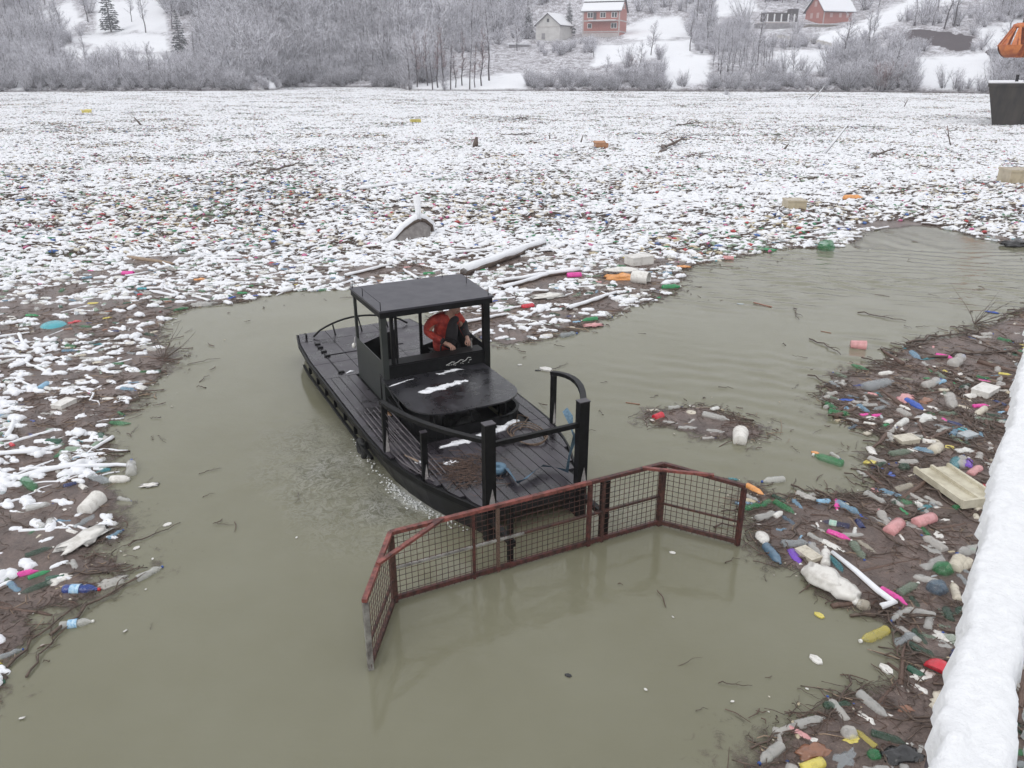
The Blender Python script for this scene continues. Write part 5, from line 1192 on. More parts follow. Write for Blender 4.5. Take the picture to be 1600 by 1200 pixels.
from collections import Counter
sc = Counter(short(l[2]) for l in LM); LM = [(a, b_, short(c)) for a, b_, c in LM if sc[short(c)] == 1]
LMa = np.array([(a, b_) for a, b_, c in LM])
def auto_label(kind, x, y, c, L):
    head = (CN[c]+' ' if not kind.startswith('snow') and kind not in ('stick','branch','log') else '')+KN[kind]
    ds = np.hypot(LMa[:,0]-x, LMa[:,1]-y); od = np.argsort(ds)[:14]; last = None
    for j in od:
        dx, dy = x-LMa[j,0], y-LMa[j,1]; D = ds[j]
        rel = ('behind' if dy > 0 else 'in front of') if abs(dy) > abs(dx) else ('right of' if dx > 0 else 'left of')
        pre = 'just ' if D < .45 else '' if D < 1.2 else 'well ' if D < 3 else 'far '
        s_ = '%s %s%s the %s' % (head, pre, rel, LM[j][2])
        if len(s_.split()) > 16: continue
        last = last or s_
        if s_ not in seen: seen[s_] = 1; return s_, True
    last = last or head+' among the floating litter'
    return last, False
LIMIT = 290
authored_n = Counter(NAMES.get(ALIAS.get(l.split('|')[0], l.split('|')[0]), 'x') for l in ITEMS.strip().split('\n'))
cnt.update(authored_n)
for q in pieces:
    kind, x, y, yaw, L, c, wd, qx, qy = q; nm = NAMES[kind]
    if cnt.get(nm, 0) < LIMIT and qy > 250:
        cnt[nm] = cnt.get(nm, 0)+1; lab, uniq = auto_label(kind, x, y, c, L)
        named.append([litter(kind, x, y, yaw, L, K_[c], lab, None, wd, {'chip': .006, 'stick': .012, 'branch': .012}.get(kind, -.02), rs.uniform(-.06,.06)), lab])
    else: mass.append(q)
lc = Counter(n[1] for n in named)
for o, lab in named:
    if lc[lab] > 1: o['group'] = 'look-alike pieces: '+lab
print('individuals', len(named), 'mass', len(mass))
MK = sorted(set(q[0] for q in mass)); protos = [joined(k, 'INSTANCER') for k in MK]
gn_scatter('small_floating_litter', protos, [(q[1], q[2], -.015) for q in mass], [(0, 0, q[3]) for q in mass], [(q[4], q[4]*q[6], q[4]*q[6]) for q in mass], [MK.index(q[0]) for q in mass], [K_[q[5]] for q in mass], 'mass of smaller bottles, snow lumps and foam packed between the nearer pieces', 'litter')
# twigs and crumbs: what nobody could count
n = 330000; X = rng.uniform(-17, 19, n); Y = rng.uniform(2, 27, n); d = mat_field(X, Y); a_, b_2 = pix(X, Y, 0*X)
pr_ = np.where(d > 0, np.where(Y < 14, .62, .35), .30*np.exp(d/.10)+.012*np.exp(d/.8))*np.clip((fbm(X*1.1, Y*1.1, 13, 4)-.25)*2.6, .1, 1); u_, v_ = bloc(X, Y)
k = (rng.random(n) < pr_) & (a_ > -30) & (a_ < 1630) & ~((u_ > -.9) & (u_ < 7.6) & (np.abs(v_) < 1.9)); X, Y = X[k], Y[k]; n = len(X)
L = rng.uniform(.05, .32, n)**1.0; L = np.where(rng.random(n) < .1, L*2, L)
KS = ['twig', 'stick', 'chip', 'foam_slab', 'brown_twig', 'pale_twig']; idx = rng.choice(6, n, p=[.34,.14,.12,.06,.26,.08]); L = np.where((idx == 2) | (idx == 3), rng.uniform(.015, .045, n), L)
wide = np.where((idx < 2) | (idx > 3), rng.uniform(.3, .75, n)/np.maximum(L, .05)*np.where(idx == 1, .7, 1)*np.where(Y > 12, 1.3, 1), 1)
tilt_ = rng.normal(0, .06, n)
tc_ = np.array([K_['W'], K_['w'], K_['N'], (.4,.36,.32)])[rng.choice(4, n)]
gn_scatter('twigs_and_crumbs', [joined(k, 'INSTANCER') for k in KS], np.stack([X, Y, np.full(n, .012)], 1), np.stack([np.zeros(n), tilt_, rng.uniform(0, 6.28, n)], 1), np.stack([L, L*np.where(idx == 1, 1, wide), L*wide], 1), idx, tc_, 'wet twigs, bark and foam crumbs scattered through the brown scum', 'debris')
print('litter done')

# ------------------------------------------------------------------ the snow-covered litter field out to the far bank
def clump(seed, snowy, size=2.6, n=120):
    r_ = random.Random(seed); mb = MB()
    for i in range(n):
        x, y = r_.uniform(-size/2, size/2), r_.uniform(-size/2, size/2); t = r_.random(); a = r_.gauss(0, .6)
        if t < snowy*.8:
            L = r_.uniform(.07, .20)*(1.25 if r_.random() < .2 else 1); blob(mb, (x, y, .03), (L, L*r_.uniform(.36,.55), r_.uniform(.05,.10)), i+seed, .45, 1.8, 0, -.02, ICO2 if L > .17 else ICO1, a)
            if r_.random() < .6: blob(mb, (x+.02, y-.06, .02), (L*.95, L*.5, .05), i, .3, 1.5, 1, -.02, ICO1, a)
        elif t < snowy:
            L = r_.uniform(.3, .8); dx, dy = math.cos(a)*L/2, math.sin(a)*L/2
            mb.tube([(x-dx, y-dy, .05), (x, y+.03, .07), (x+dx, y+dy, .05)], [.022,.026,.015], 5, 0); mb.tube([(x-dx, y-dy-.03, .03), (x, y, .04), (x+dx, y+dy-.03, .03)], .025, 4, 1)
        elif t < snowy+(1-snowy)*.6:
            L = r_.uniform(.1, .6); dx, dy = math.cos(a)*L/2, math.sin(a)*L/2; mb.tube([(x-dx, y-dy, .05), (x+dx, y+dy, r_.uniform(.03, .12))], .015, 3, 1, cap=False)
        else:
            L = r_.uniform(.08, .16); blob(mb, (x, y, .05), (L, L*.5, .05), i, .2, 1.5, (2 if r_.random() < .8 else r_.choice((3,4,5,6))), base=ICO1, rz=a)
    return mb.mesh('clump', [SNOW, WET_WOOD, PL_O['INSTANCER'], CG_, CR_, CB_, CP_])
CG_, CR_, CB_, CP_ = [simple('litter_'+n_, c_, None, bmp=0, rough=.35) for n_, c_ in (('green', (.03,.2,.09)), ('red', (.42,.06,.06)), ('blue', (.08,.16,.4)), ('pink', (.55,.16,.3)))]
CL = [clump(i*31, s_) for i, s_ in enumerate([.84,.80,.86,.74,.64,.50,.36,.26])]
P = []; I = []; T = []; RT = []; SC = []
y = 24.5
while y < 216:
    st = 1.75 if y < 60 else 2.0 if y < 110 else 2.3
    hw = y*.72+4; xx = np.arange(-hw, hw, st)
    for x in xx:
        x1, y1 = x+rng.uniform(-.5, .5), y+rng.uniform(-.5, .5)
        P.append((x1, y1))
    y += st
P = np.array(P); d = inside_dist(POLY_MAIN, P[:,0], P[:,1]); shore_k = P[:,0]/P[:,1]
P = P[d > 1.2]; g = fbm(P[:,0]*.16, P[:,1]*.30, 44, 4); g2 = fbm(P[:,0]*.7, P[:,1]*1.3, 45, 3)
near_right = np.clip((P[:,0]-3)/12, 0, 1)*np.clip((40-P[:,1])/14, 0, 1)
q = g*.6+g2*.4-.10*near_right-.13*np.clip((44-P[:,1])/16, 0, 1)
idx = np.where(q > .47, rng.integers(0, 4, len(P)), np.where(q > .41, rng.integers(3, 6, len(P)), rng.integers(5, 8, len(P))))
n = len(P); sc_ = rng.uniform(.9, 1.15, n)*np.where(P[:,1] > 110, 1.15, 1)
gn_scatter('snowy_litter_field', CL, np.stack([P[:,0], P[:,1], np.full(n, .0)], 1), np.stack([np.zeros(n), np.zeros(n), np.where(rng.random(n) < .5, 0, math.pi)+rng.normal(0, .3, n)], 1), np.stack([sc_, sc_, sc_*1.1], 1), idx, np.array([K_[c] for c in 'WwSNe'])[rng.choice(5, n, p=[.34,.24,.22,.12,.08])], 'endless raft of snow-covered bottles and wood packed across the lake', 'litter')
# larger things standing out of the field
def far_item(kind, c, lab, k='o', wide=1.0, tilt=0, zz=0):
    a = at(*c[:2]); e = at(*c[2:]); d = e-a; m_ = (a+e)/2; return litter(kind, m_.x, m_.y, math.atan2(d.y, d.x), d.length, K_[k], lab, None, wide, zz, tilt)
def leaning(px, py, tipx, tipy, r_, snow, lab, fork=False):
    b0 = at(px, py); # height from the picture, leaning in the plane that faces the shore
    D = b0.y*math.cos(PITCH)+CAM_H*math.sin(PITCH); h = (py-tipy)/FPX*D/math.cos(PITCH); dx = (tipx-px)/FPX*D
    o = empty('leaning_branch', b0); tag(o, lab, 'branch'); Q = [(0,0,-.05), (dx*.5-.02*dx, .1, h*.45), (dx, .1, h)]
    mb = MB(); mb.tube(Q, [r_, r_*.8, r_*.4], 6)
    if fork: mb.tube([(dx*.5, .1, h*.45), (dx*.5-h*.3, .1, h*.8)], [r_*.5, r_*.2], 5)
    mb.build('limb', WET_WOOD, o)
    if snow: mb = MB(); mb.tube([(x-.03, y-.02, z+.03) for x, y, z in Q], [r_*1.2, r_*.9, r_*.4], 6); mb.build('snow_cover', SNOW, o)
leaning(1285, 243, 1319, 201, .09, True, 'tall snow-covered pole leaning right on the field')
leaning(222, 197, 211, 185, .12, False, 'dark stub leaning left far out on the field')
leaning(742, 230, 745, 216, .22, False, 'black broken stump standing in the middle of the field')
leaning(907, 224, 911, 212, .06, False, 'thin dark stick standing left of the cardboard box')
leaning(859, 219, 859, 209, .06, False, 'short upright dark stick on the field left of the box', True)
leaning(1412, 168, 1417, 157, .08, False, 'pair of dark twigs standing near the far bank', True)
leaning(1486, 229, 1475, 200, .05, False, 'thin bare twig rising on the right of the field', True)
leaning(1271, 156, 1286, 137, .10, True, 'snowy forked limb at the foot of the far bank', True)
leaning(1224, 235, 1232, 226, .09, False, 'dark wedge of wood standing right of the pyramid lump')
leaning(1262, 156, 1276, 144, .07, False, 'thin stick leaning from the far field edge')
for c, lab in (((1030,241,1062,226),'dark branch lying right of the blue bag'), ((780,212,830,215),'bare dark branch heap in the middle of the field'), ((1360,250,1390,240),'dark curved branch on the right of the field'), ((400,278,470,262),'dark log low in the snow left of the fork'), ((1075,246,1110,242),'thin dark branch left of the pyramid lump'), ((800,186,830,190),'dark twig line far out in the field'), ((1045,200,1090,196),'thin dark branch far out right of the middle')):
    far_item('branch', c, lab, wide=1.1, tilt=-.05, zz=.08)
for c, lab in (((560,300,690,282),'long snowy pole behind the forked limb'), ((200,330,262,318),'snowy log at left middle distance'), ((930,330,1010,318),'snowy log right of the forked limb'), ((1380,330,1460,322),'snowy log above the right-hand inlet')):
    far_item('snow_log', c, lab, wide=.5)
print('field done')
# ------------------------------------------------------------------ far bank: the land
SK = [-1.7,-.8,-.615,-.45,-.30,-.283,-.274,-.2,-.139,-.123,-.08,0,.2,.42,.615,.9,1.7]
SY = [120,160,174,180,184,187,210,214,210,187,182,182,178,174,160,135,90]
def shore(k): return np.interp(k, SK, SY)
KZ = [-1.2,-.6,-.32,-.26,-.14,-.10,0,.15,.35,.47,.60,1.2]
S_ = [0,1.5,6,12,28,50,62,85,115,160,230,420]
PROF = [[0,.8,2,3.2,6,8.5,10,15,24,36,58,120], [0,.8,2,3.0,5.6,8.2,10,15,24,36,58,120], [0,.8,2.2,3.8,7,10,13,20,30,44,68,130],
        [0,.8,2.6,5,12,21,26,36,48,66,95,160], [0,.8,2.6,5,12,21,26,36,48,66,95,160], [0,.6,1.4,2.4,6,12,15,22,32,48,76,140],
        [0,.8,2,3.4,6.4,9.6,11.2,14.8,24,40,66,130], [0,1,2.6,4.2,7.2,10.4,11.8,15.2,26,42,68,130], [0,1,2.8,4.6,8.2,12,13.8,18.5,26,42,70,130],
        [0,1,2.6,4.2,7.5,14.5,17,20,30,46,76,140], [0,1,2.6,4.4,8,13,16,22,32,50,80,140], [0,1,2.6,4.4,8,13,16,22,32,50,80,140]]
PROF = np.array(PROF, float)
def ground_z(x, y):
    x = np.asarray(x, float); y = np.asarray(y, float); k = x/np.maximum(y, 1); s = y-shore(k)
    j = np.clip(np.searchsorted(KZ, k)-1, 0, len(KZ)-2); t = np.clip((k-np.array(KZ)[j])/(np.array(KZ)[j+1]-np.array(KZ)[j]), 0, 1); t = t*t*(3-2*t)
    sc_ = np.clip(s, 0, 419.9); q = np.clip(np.searchsorted(S_, sc_, side='right')-1, 0, len(S_)-2); SA = np.array(S_, float); f = (sc_-SA[q])/(SA[q+1]-SA[q])
    ha = PROF[j, q]*(1-f)+PROF[j, q+1]*f; hb = PROF[j+1, q]*(1-f)+PROF[j+1, q+1]*f; h = ha*(1-t)+hb*t
    n = (fbm(x*.05, y*.05, 3, 4)-.5)*2
    return np.where(s < 0, -.3+.0*s, h-.1+n*np.clip(s/20, 0, 1)*(1.2+s*.008))
def gz(x, y): return float(ground_z(np.array([x]), np.array([y]))[0])
def on_land(px, py):
    """first point of the land along the line of sight to a point of the photograph"""
    v = at(px, py, CAM_H-1) if py > 102 else None
    dx = (px-800)/FPX; dy = -(py-600)/FPX; d = Vector((dx, math.cos(PITCH)+dy*math.sin(PITCH), -math.sin(PITCH)+dy*math.cos(PITCH)))
    t = np.arange(120, 600, .5); X, Y, Z = d.x*t, d.y*t, CAM_H+d.z*t; g = ground_z(X, Y); hit = np.where(Z < g)[0]
    i = hit[0] if len(hit) else len(t)-1
    return Vector((X[i], Y[i], g[i]))
def in_poly(P, x, y): return inside_dist(np.array(P, float), np.asarray(x, float), np.asarray(y, float)) > 0
CLEAR = [[(105,62),(150,52),(262,52),(266,84),(210,80),(150,72)], [(100,70),(200,82),(270,86),(268,98),(180,96),(100,88)], [(14,112),(26,110),(40,142),(24,143)], [(972,42),(1010,30),(1062,24),(1078,56),(1010,64),(974,62)], [(930,70),(1082,60),(1080,88),(1000,94),(925,104)], [(1035,88),(1108,84),(1112,128),(1040,138)],
         [(1255,58),(1335,40),(1385,12),(1450,-12),(1560,-14),(1440,16),(1350,60),(1300,74)], [(1205,78),(1300,80),(1290,112),(1222,112)], [(1425,92),(1550,80),(1560,138),(1430,140)], [(1120,-10),(1180,-10),(1184,18),(1110,30)], [(405,120),(440,138),(408,142)], [(640,128),(700,126),(815,112),(828,142),(640,143)], [(60,20),(110,0),(130,30),(110,52)], [(150,0),(255,-5),(262,50),(150,52)], [(1530,45),(1605,30),(1605,95),(1540,90)]]
SOIL = [[(1405,52),(1440,47),(1500,50),(1525,62),(1520,78),(1490,82),(1450,72),(1415,68)], [(1530,80),(1560,74),(1572,82),(1545,86)]]
ROAD = [[(1214,54),(1262,57),(1305,68),(1302,74),(1255,64),(1212,60)]]
ks = np.concatenate([np.linspace(-1.6,-.76,16), np.arange(-.74,.74,.0035), np.linspace(.76,1.6,16)])
ss = np.concatenate([[-1.2, 0], np.arange(.8, 14, .9), np.arange(14, 120, 1.2), np.arange(122, 420, 8)])
Kg, Sg = np.meshgrid(ks, ss); Yg = shore(Kg)+Sg; Xg = Kg*Yg; Zg = ground_z(Xg, Yg)+(.25*(fbm(Xg*.4, Yg*.4, 8, 3)-.5))*(Sg > 1)
nx, ny = len(ks), len(ss); co = np.stack([Xg.ravel(), Yg.ravel(), Zg.ravel()], 1); ii = np.arange(nx*ny).reshape(ny, nx); qd = np.stack([ii[:-1,:-1], ii[:-1,1:], ii[1:,1:], ii[1:,:-1]], -1).reshape(-1, 4)
gm = bpy.data.meshes.new('hillside'); gm.vertices.add(len(co)); gm.vertices.foreach_set('co', co.ravel()); gm.loops.add(qd.size); gm.loops.foreach_set('vertex_index', qd.ravel()); gm.polygons.add(len(qd)); gm.polygons.foreach_set('loop_start', np.arange(0, qd.size, 4)); gm.polygons.foreach_set('use_smooth', np.ones(len(qd), bool)); gm.update(calc_edges=True)
gx, gy = pix(Xg, Yg, Zg)
def pd(PL, wob=0):
    r_ = np.full(gx.shape, -99.0)
    for p in PL: r_ = np.maximum(r_, inside_dist(np.array(p, float), gx, gy))
    return r_+(fbm(Xg*.35, Yg*.35, 19, 4)-.5)*wob
soil = np.clip(pd(SOIL, 16)/3+.4, 0, 1); road = np.clip(pd(ROAD)/1.2+.3, 0, 1); clear = np.clip(pd(CLEAR, 14)/6+.5, 0, 1)
add_attr(gm, 'soil', soil); add_attr(gm, 'road', road); add_attr(gm, 'clear', clear); add_attr(gm, 'rise', np.clip(Sg/3, 0, 1))
hm, nt, b, o = nmat('snowy_hillside'); set_in(b, Roughness=.85); b.inputs['Specular IOR Level'].default_value = .1
def A(n_): q = nt.nodes.new('ShaderNodeAttribute'); q.attribute_name = n_; return q.outputs['Fac']
def M(op, a, c, c3=None):
    q = nt.nodes.new('ShaderNodeMath'); q.operation = op
    for i, v in enumerate((a, c, c3)):
        if v is None: continue
        if isinstance(v, (int, float)): q.inputs[i].default_value = v
        else: nt.links.new(v, q.inputs[i])
    return q.outputs[0]
def MIX(f, a, c):
    q = nt.nodes.new('ShaderNodeMix'); q.data_type = 'RGBA'; nt.links.new(f, q.inputs[0])
    for i, v in ((6, a), (7, c)):
        if isinstance(v, tuple): q.inputs[i].default_value = (*v, 1)
        else: nt.links.new(v, q.inputs[i])
    return q.outputs[2]
n1 = noise_node(nt, .55, 9, .78); n2 = noise_node(nt, 2.2, 8, .8)
mott = ramp(nt, M('ADD', M('MULTIPLY', n1.outputs[0], .6), M('MULTIPLY', n2.outputs[0], .4)), [(.44, (.20,.18,.19)), (.56, (.72,.72,.76))])
fld = ramp(nt, n1.outputs[0], [(.30, (.7,.7,.73)), (.42, (.86,.87,.9))])
c_ = MIX(A('clear'), mott.outputs[0], fld.outputs[0])
edge = ramp(nt, M('ADD', A('rise'), M('MULTIPLY', n2.outputs[0], .5)), [(.35, (1,1,1)), (.75, (0,0,0))]); c_ = MIX(edge.outputs[0], c_, (.09,.075,.07))
sl = ramp(nt, M('ADD', A('soil'), M('MULTIPLY', n2.outputs[0], 1.0)), [(.95, (0,0,0)), (1.1, (1,1,1))]); c_ = MIX(sl.outputs[0], c_, (.085,.07,.075))
rl = ramp(nt, M('ADD', A('road'), M('MULTIPLY', n2.outputs[0], .4)), [(.7, (0,0,0)), (1.0, (1,1,1))]); c_ = MIX(rl.outputs[0], c_, (.36,.34,.31))
nt.links.new(c_, b.inputs['Base Color']); bump(nt, b, n2.outputs[0], .6, .3); gm.materials.append(hm)
tag(link('hillside', gm), kind='structure')

# ------------------------------------------------------------------ trees
BARK_ = simple('frosted_bark', (.03,.025,.028), (.10,.085,.09), 3, .85, 0); TWIG = simple('twig_wood', (.17,.155,.17), (.30,.28,.305), 2, .9, 0); TWIG_R = simple('russet_twigs', (.20,.12,.12), (.33,.22,.22), 2, .9, 0)
FROST = simple('frost_on_twigs', (.74,.74,.79), (.86,.86,.91), 2, .8, 0)
NEEDLE = simple('dark_needles', (.012,.022,.022), (.03,.045,.042), 4, .85, 0)
def tri_twig(mb, p, d, L, w, mi):
    d = d.normalized(); s_ = d.orthogonal(); s_.rotate(Matrix.Rotation(random.uniform(0, 3.14), 3, d)); s_ *= w
    q = p+d*L; b0 = len(mb.v); mb.v += [tuple(p-s_), tuple(p+s_), tuple(q)]; mb.f.append([b0, b0+1, b0+2]); mb.m.append(mi); mb.sm.append(False)
def tree_mesh(seed, H, spread, slim=1.0, n_l=26, tw=22, frost=.45, bare=.3):
    """bare frosted tree 1 unit = 1 m: returns trunk and crown builders"""
    random.seed(seed); tr, cr_ = MB(), MB()
    N_ = 7; x = y = 0; P = []
    for i in range(N_): P.append(Vector((x, y, H*.88*i/(N_-1)))); x += random.gauss(0, .035)*H*.5; y += random.gauss(0, .03)*H*.5
    r0 = H*.011+.03; tr.tube([P[0]-Vector((0,0,.6))]+P, [r0*1.3]+[r0*(1-.88*i/(N_-1)) for i in range(N_)], 5)
    for j in range(n_l):
        t = bare+(1-bare)*(j+random.random())/n_l; f = t*(N_-1); i = min(N_-2, int(f)); p = P[i].lerp(P[i+1], f-i)
        a = random.uniform(0, 6.28); up = random.uniform(.5, 1.3)*slim; L = spread*H*(1.15-t*.85)*random.uniform(.6, 1.15)
        d = Vector((math.cos(a), math.sin(a), up)).normalized(); q = [p]; dd_ = d.copy()
        for k in range(3): dd_ = (dd_+Vector((random.gauss(0,.15), random.gauss(0,.15), .12))).normalized(); q.append(q[-1]+dd_*L/3)
        rr_ = r0*.42*(1-t*.6); cr_.tube(q, [rr_, rr_*.7, rr_*.45, rr_*.2], 3, 0, cap=False)
        for k in range(tw):
            u = random.uniform(.15, 1)*3; i2 = min(2, int(u)); s = q[i2].lerp(q[i2+1], u-i2)
            e = (dd_*.6+Vector((random.gauss(0,.6), random.gauss(0,.6), random.gauss(.25,.4)))).normalized(); l2 = L*random.uniform(.18,.42)
            mi = 1 if random.random() > frost else 2
            tri_twig(cr_, s, e, l2, .022+l2*.012, mi)
            for g in range(3):
                s2 = s+e*l2*random.uniform(.2, .9); e2 = (e+Vector((random.gauss(0,.7), random.gauss(0,.7), random.gauss(.1,.5)))); tri_twig(cr_, s2, e2, l2*random.uniform(.3,.6), .014, 1 if random.random() > frost else 2)
    return tr.mesh('trunk', BARK_), cr_
def bush_mesh(seed, H, frost=.5):
    random.seed(seed); st_, cr_ = MB(), MB()
    for j in range(16):
        a = random.uniform(0, 6.28); el = random.uniform(.8, 1.5); p = Vector((random.gauss(0,.3), random.gauss(0,.3), -.2)); d = Vector((math.cos(a)*math.cos(el), math.sin(a)*math.cos(el), math.sin(el))); L = H*random.uniform(.6, 1.05); q = [p]
        for k in range(3): d = (d+Vector((random.gauss(0,.12), random.gauss(0,.12), .03))).normalized(); q.append(q[-1]+d*L/3)
        st_.tube(q, [.05,.035,.025,.01], 3, cap=False)
        for k in range(34):
            u = random.uniform(.1, 1)*3; i2 = min(2, int(u)); s = q[i2].lerp(q[i2+1], u-i2); e = (d+Vector((random.gauss(0,.7), random.gauss(0,.7), random.gauss(.1,.4)))).normalized(); l2 = H*random.uniform(.1,.28)
            tri_twig(cr_, s, e, l2, .018, 1 if random.random() > frost else 2)
            for g in range(2): s2 = s+e*l2*random.uniform(.3, .9); tri_twig(cr_, s2, e+Vector((random.gauss(0,.8), random.gauss(0,.8), random.gauss(.1,.5))), l2*.5, .014, 1 if random.random() > frost else 2)
    return st_.mesh('stems', BARK_), cr_
def conifer_mesh(seed, H):
    random.seed(seed); tr, cr_ = MB(), MB(); tr.tube([(0,0,-.5), (0,0,H*.5), (0,0,H)], [.22,.14,.02], 6)
    n_ = 24
    for i in range(n_):
        t = .07+.92*i/n_; z = H*t; L = H*.24*(1-t)**.85+.15
        for j in range(11):
            a = random.uniform(0, 6.28); l_ = L*random.uniform(.65, 1.1); d = Vector((math.cos(a), math.sin(a), -.12)); p = Vector((0,0,z+random.uniform(-.1,.2)*H/n_))
            for k in range(7):
                u = random.uniform(.12, 1); s = p+d*l_*u+Vector((0,0,.10*l_*u*u)); e = (d+Vector((random.gauss(0,.4), random.gauss(0,.4), random.gauss(-.25,.2)))); tri_twig(cr_, s, e, l_*random.uniform(.22,.4), .07+.03*l_, 0)
            if random.random() < .32: s = p+d*l_*random.uniform(.4,.95)+Vector((0,0,.12+.1*l_)); tri_twig(cr_, s, d+Vector((random.gauss(0,.3), random.gauss(0,.3), 0)), l_*.3, .07, 1)
    return tr.mesh('trunk', BARK_), cr_.mesh('crown', [NEEDLE, SNOW])
CM = [BARK_, TWIG, FROST]; CMR = [BARK_, TWIG_R, FROST]
TREES = []
for i, (H, sp, sl, nl, bare) in enumerate([(12,.28,.8,28,.24), (10,.32,.6,28,.18), (14,.20,1.3,26,.35), (9,.36,.55,30,.15), (11,.27,.9,26,.25)]):
    t, c = tree_mesh(50+i, H, sp, sl, nl, 20, .66, bare); TREES.append((t, c.mesh('crown', CM), H))
t, c = tree_mesh(77, 12, .17, 1.4, 26, 18, .18, .25); RUSSET = (t, c.mesh('crown', CMR), 12)
BUSHES = []
for i, H in enumerate([4.6, 3.6, 5.6, 3.0]): t, c = bush_mesh(90+i, H, .66); BUSHES.append((t, c.mesh('crown', CM), H))
t, c = bush_mesh(99, 3.6, .3); RBUSH = (t, c.mesh('crown', CMR), 3.6)
CON = [(*conifer_mesh(120+i, H), H) for i, H in enumerate([12, 13])]
def plant(kind, P, sc_, rz, name, label, cat='tree', group=None, parts=('trunk', 'crown')):
    e = empty(name, P, rz); e.scale = (sc_*random.uniform(.9,1.1), sc_*random.uniform(.9,1.1), sc_); tag(e, label, cat, group)
    link(parts[0], kind[0], e); link(parts[1], kind[1], e); return e
# trees and houses one can point at
def place_px(kind, px, py, hpx, name, label, cat='tree', parts=('trunk', 'crown')):
    P = on_land(px, py); D = P.y; H = hpx/FPX*D; return plant(kind, P, H/kind[2], random.uniform(0, 6), name, label, cat, None, parts)
place_px(CON[0], 174, 50, 62, 'conifer', 'dark spruce standing above the open snowy meadow on the left bank')
place_px(CON[1], 283, 84, 58, 'conifer', 'snow-dusted spruce at the right end of the left snowy meadow')
place_px(CON[0], 889, 58, 46, 'conifer', 'spruce standing between the pale gabled house and the red brick block')
place_px(CON[1], 826, 60, 42, 'conifer', 'hazy spruce left of the pale gabled house')
for (px, py, h, ki, lab) in [(1017,87,50,1,'thin bare tree on the snowy slope right of the red brick block'), (1105,74,70,0,'tall bare tree left of the grey terrace on the right bank'), (1078,80,62,4,'bare tree beside the tall one left of the grey terrace'), (1183,102,80,2,'bare tree leaning at the shore thicket below the grey terrace'), (1316,98,70,3,'broad bare tree below the little road'), (1356,100,78,1,'wide-crowned bare tree right of the little road'), (1475,46,80,0,'tall bare tree on top of the dark earth bank'), (1490,42,84,2,'second tall bare tree leaning over the dark earth bank'), (1352,106,60,4,'lower bare tree just beside the wide-crowned one'), (1392,132,70,3,'bare tree in the shore thicket below the dark earth bank'), (138,36,60,2,'slender bare tree left of the dark spruce'), (206,34,44,0,'bare tree right behind the dark spruce'), (228,52,70,4,'bare tree at the top edge of the left meadow'), (269,46,60,1,'wide bare tree behind the snow-dusted spruce'), (192,134,54,2,'pale-stemmed bare tree in the left shore thicket'), (238,136,66,0,'bare tree group stem at the left shore below the meadow'), (542,50,60,2,'dark slim trunk on the hazy slope left of centre'), (575,92,56,2,'dark slim trunk lower on the hazy slope'), (615,78,50,2,'single dark trunk on the hazy slope above the bay'), (764,126,110,2,'tallest dark trunk of the grove right of the bay'), (928,90,34,1,'bare bush-like tree below the red brick block'), (808,80,50,3,'bare tree by the grey shed left of the houses'), (1238,130,60,1,'bare tree in the shrubs under the little road'), (1428,40,44,4,'bare tree at the left end of the earth bank')]:
    place_px(TREES[ki], px, py, h, 'bare_tree', lab)
for i, px in enumerate([640,652,668,676,684,692,704,712,722,734,742,752]):
    place_px(RUSSET if i % 3 else TREES[2], px, 140-(i % 3)*3, random.randint(60, 90), 'bare_tree', ['first','second','third','fourth','fifth','sixth','seventh','eighth','ninth','tenth','eleventh','twelfth'][i]+' tree from the left in the russet grove right of the bay')
place_px(RBUSH, 1378, 140, 42, 'russet_bush', 'russet-tinged bush at the water edge below the earth bank', 'bush', ('stems', 'crown')); place_px(RBUSH, 985, 104, 20, 'russet_bush', 'round reddish bush on the slope below the red brick block', 'bush', ('stems', 'crown'))
place_px(BUSHES[2], 978, 106, 34, 'frosted_bush', 'big round frosted bush on the slope below the red brick block', 'bush', ('stems', 'crown'))
place_px(BUSHES[2], 1552, 136, 42, 'frosted_bush', 'upright frosted bush behind the dark barge bow', 'bush', ('stems', 'crown'))
place_px(BUSHES[0], 1245, 54, 26, 'frosted_bush', 'dark snow-laden bush between the terrace and the red gabled house', 'bush', ('stems', 'crown'))
place_px(BUSHES[1], 1136, 152, 12, 'frosted_bush', 'low bush of twigs standing out in the litter off the far bank', 'bush', ('stems', 'crown'))
HOUSE_PX = [(266,26,300,84),(158,0,192,54),(874,12,906,62),(838,20,900,66), (908,0,985,60), (1175,12,1335,52), (1190,44,1225,60), (793,62,830,86)]
cand = []
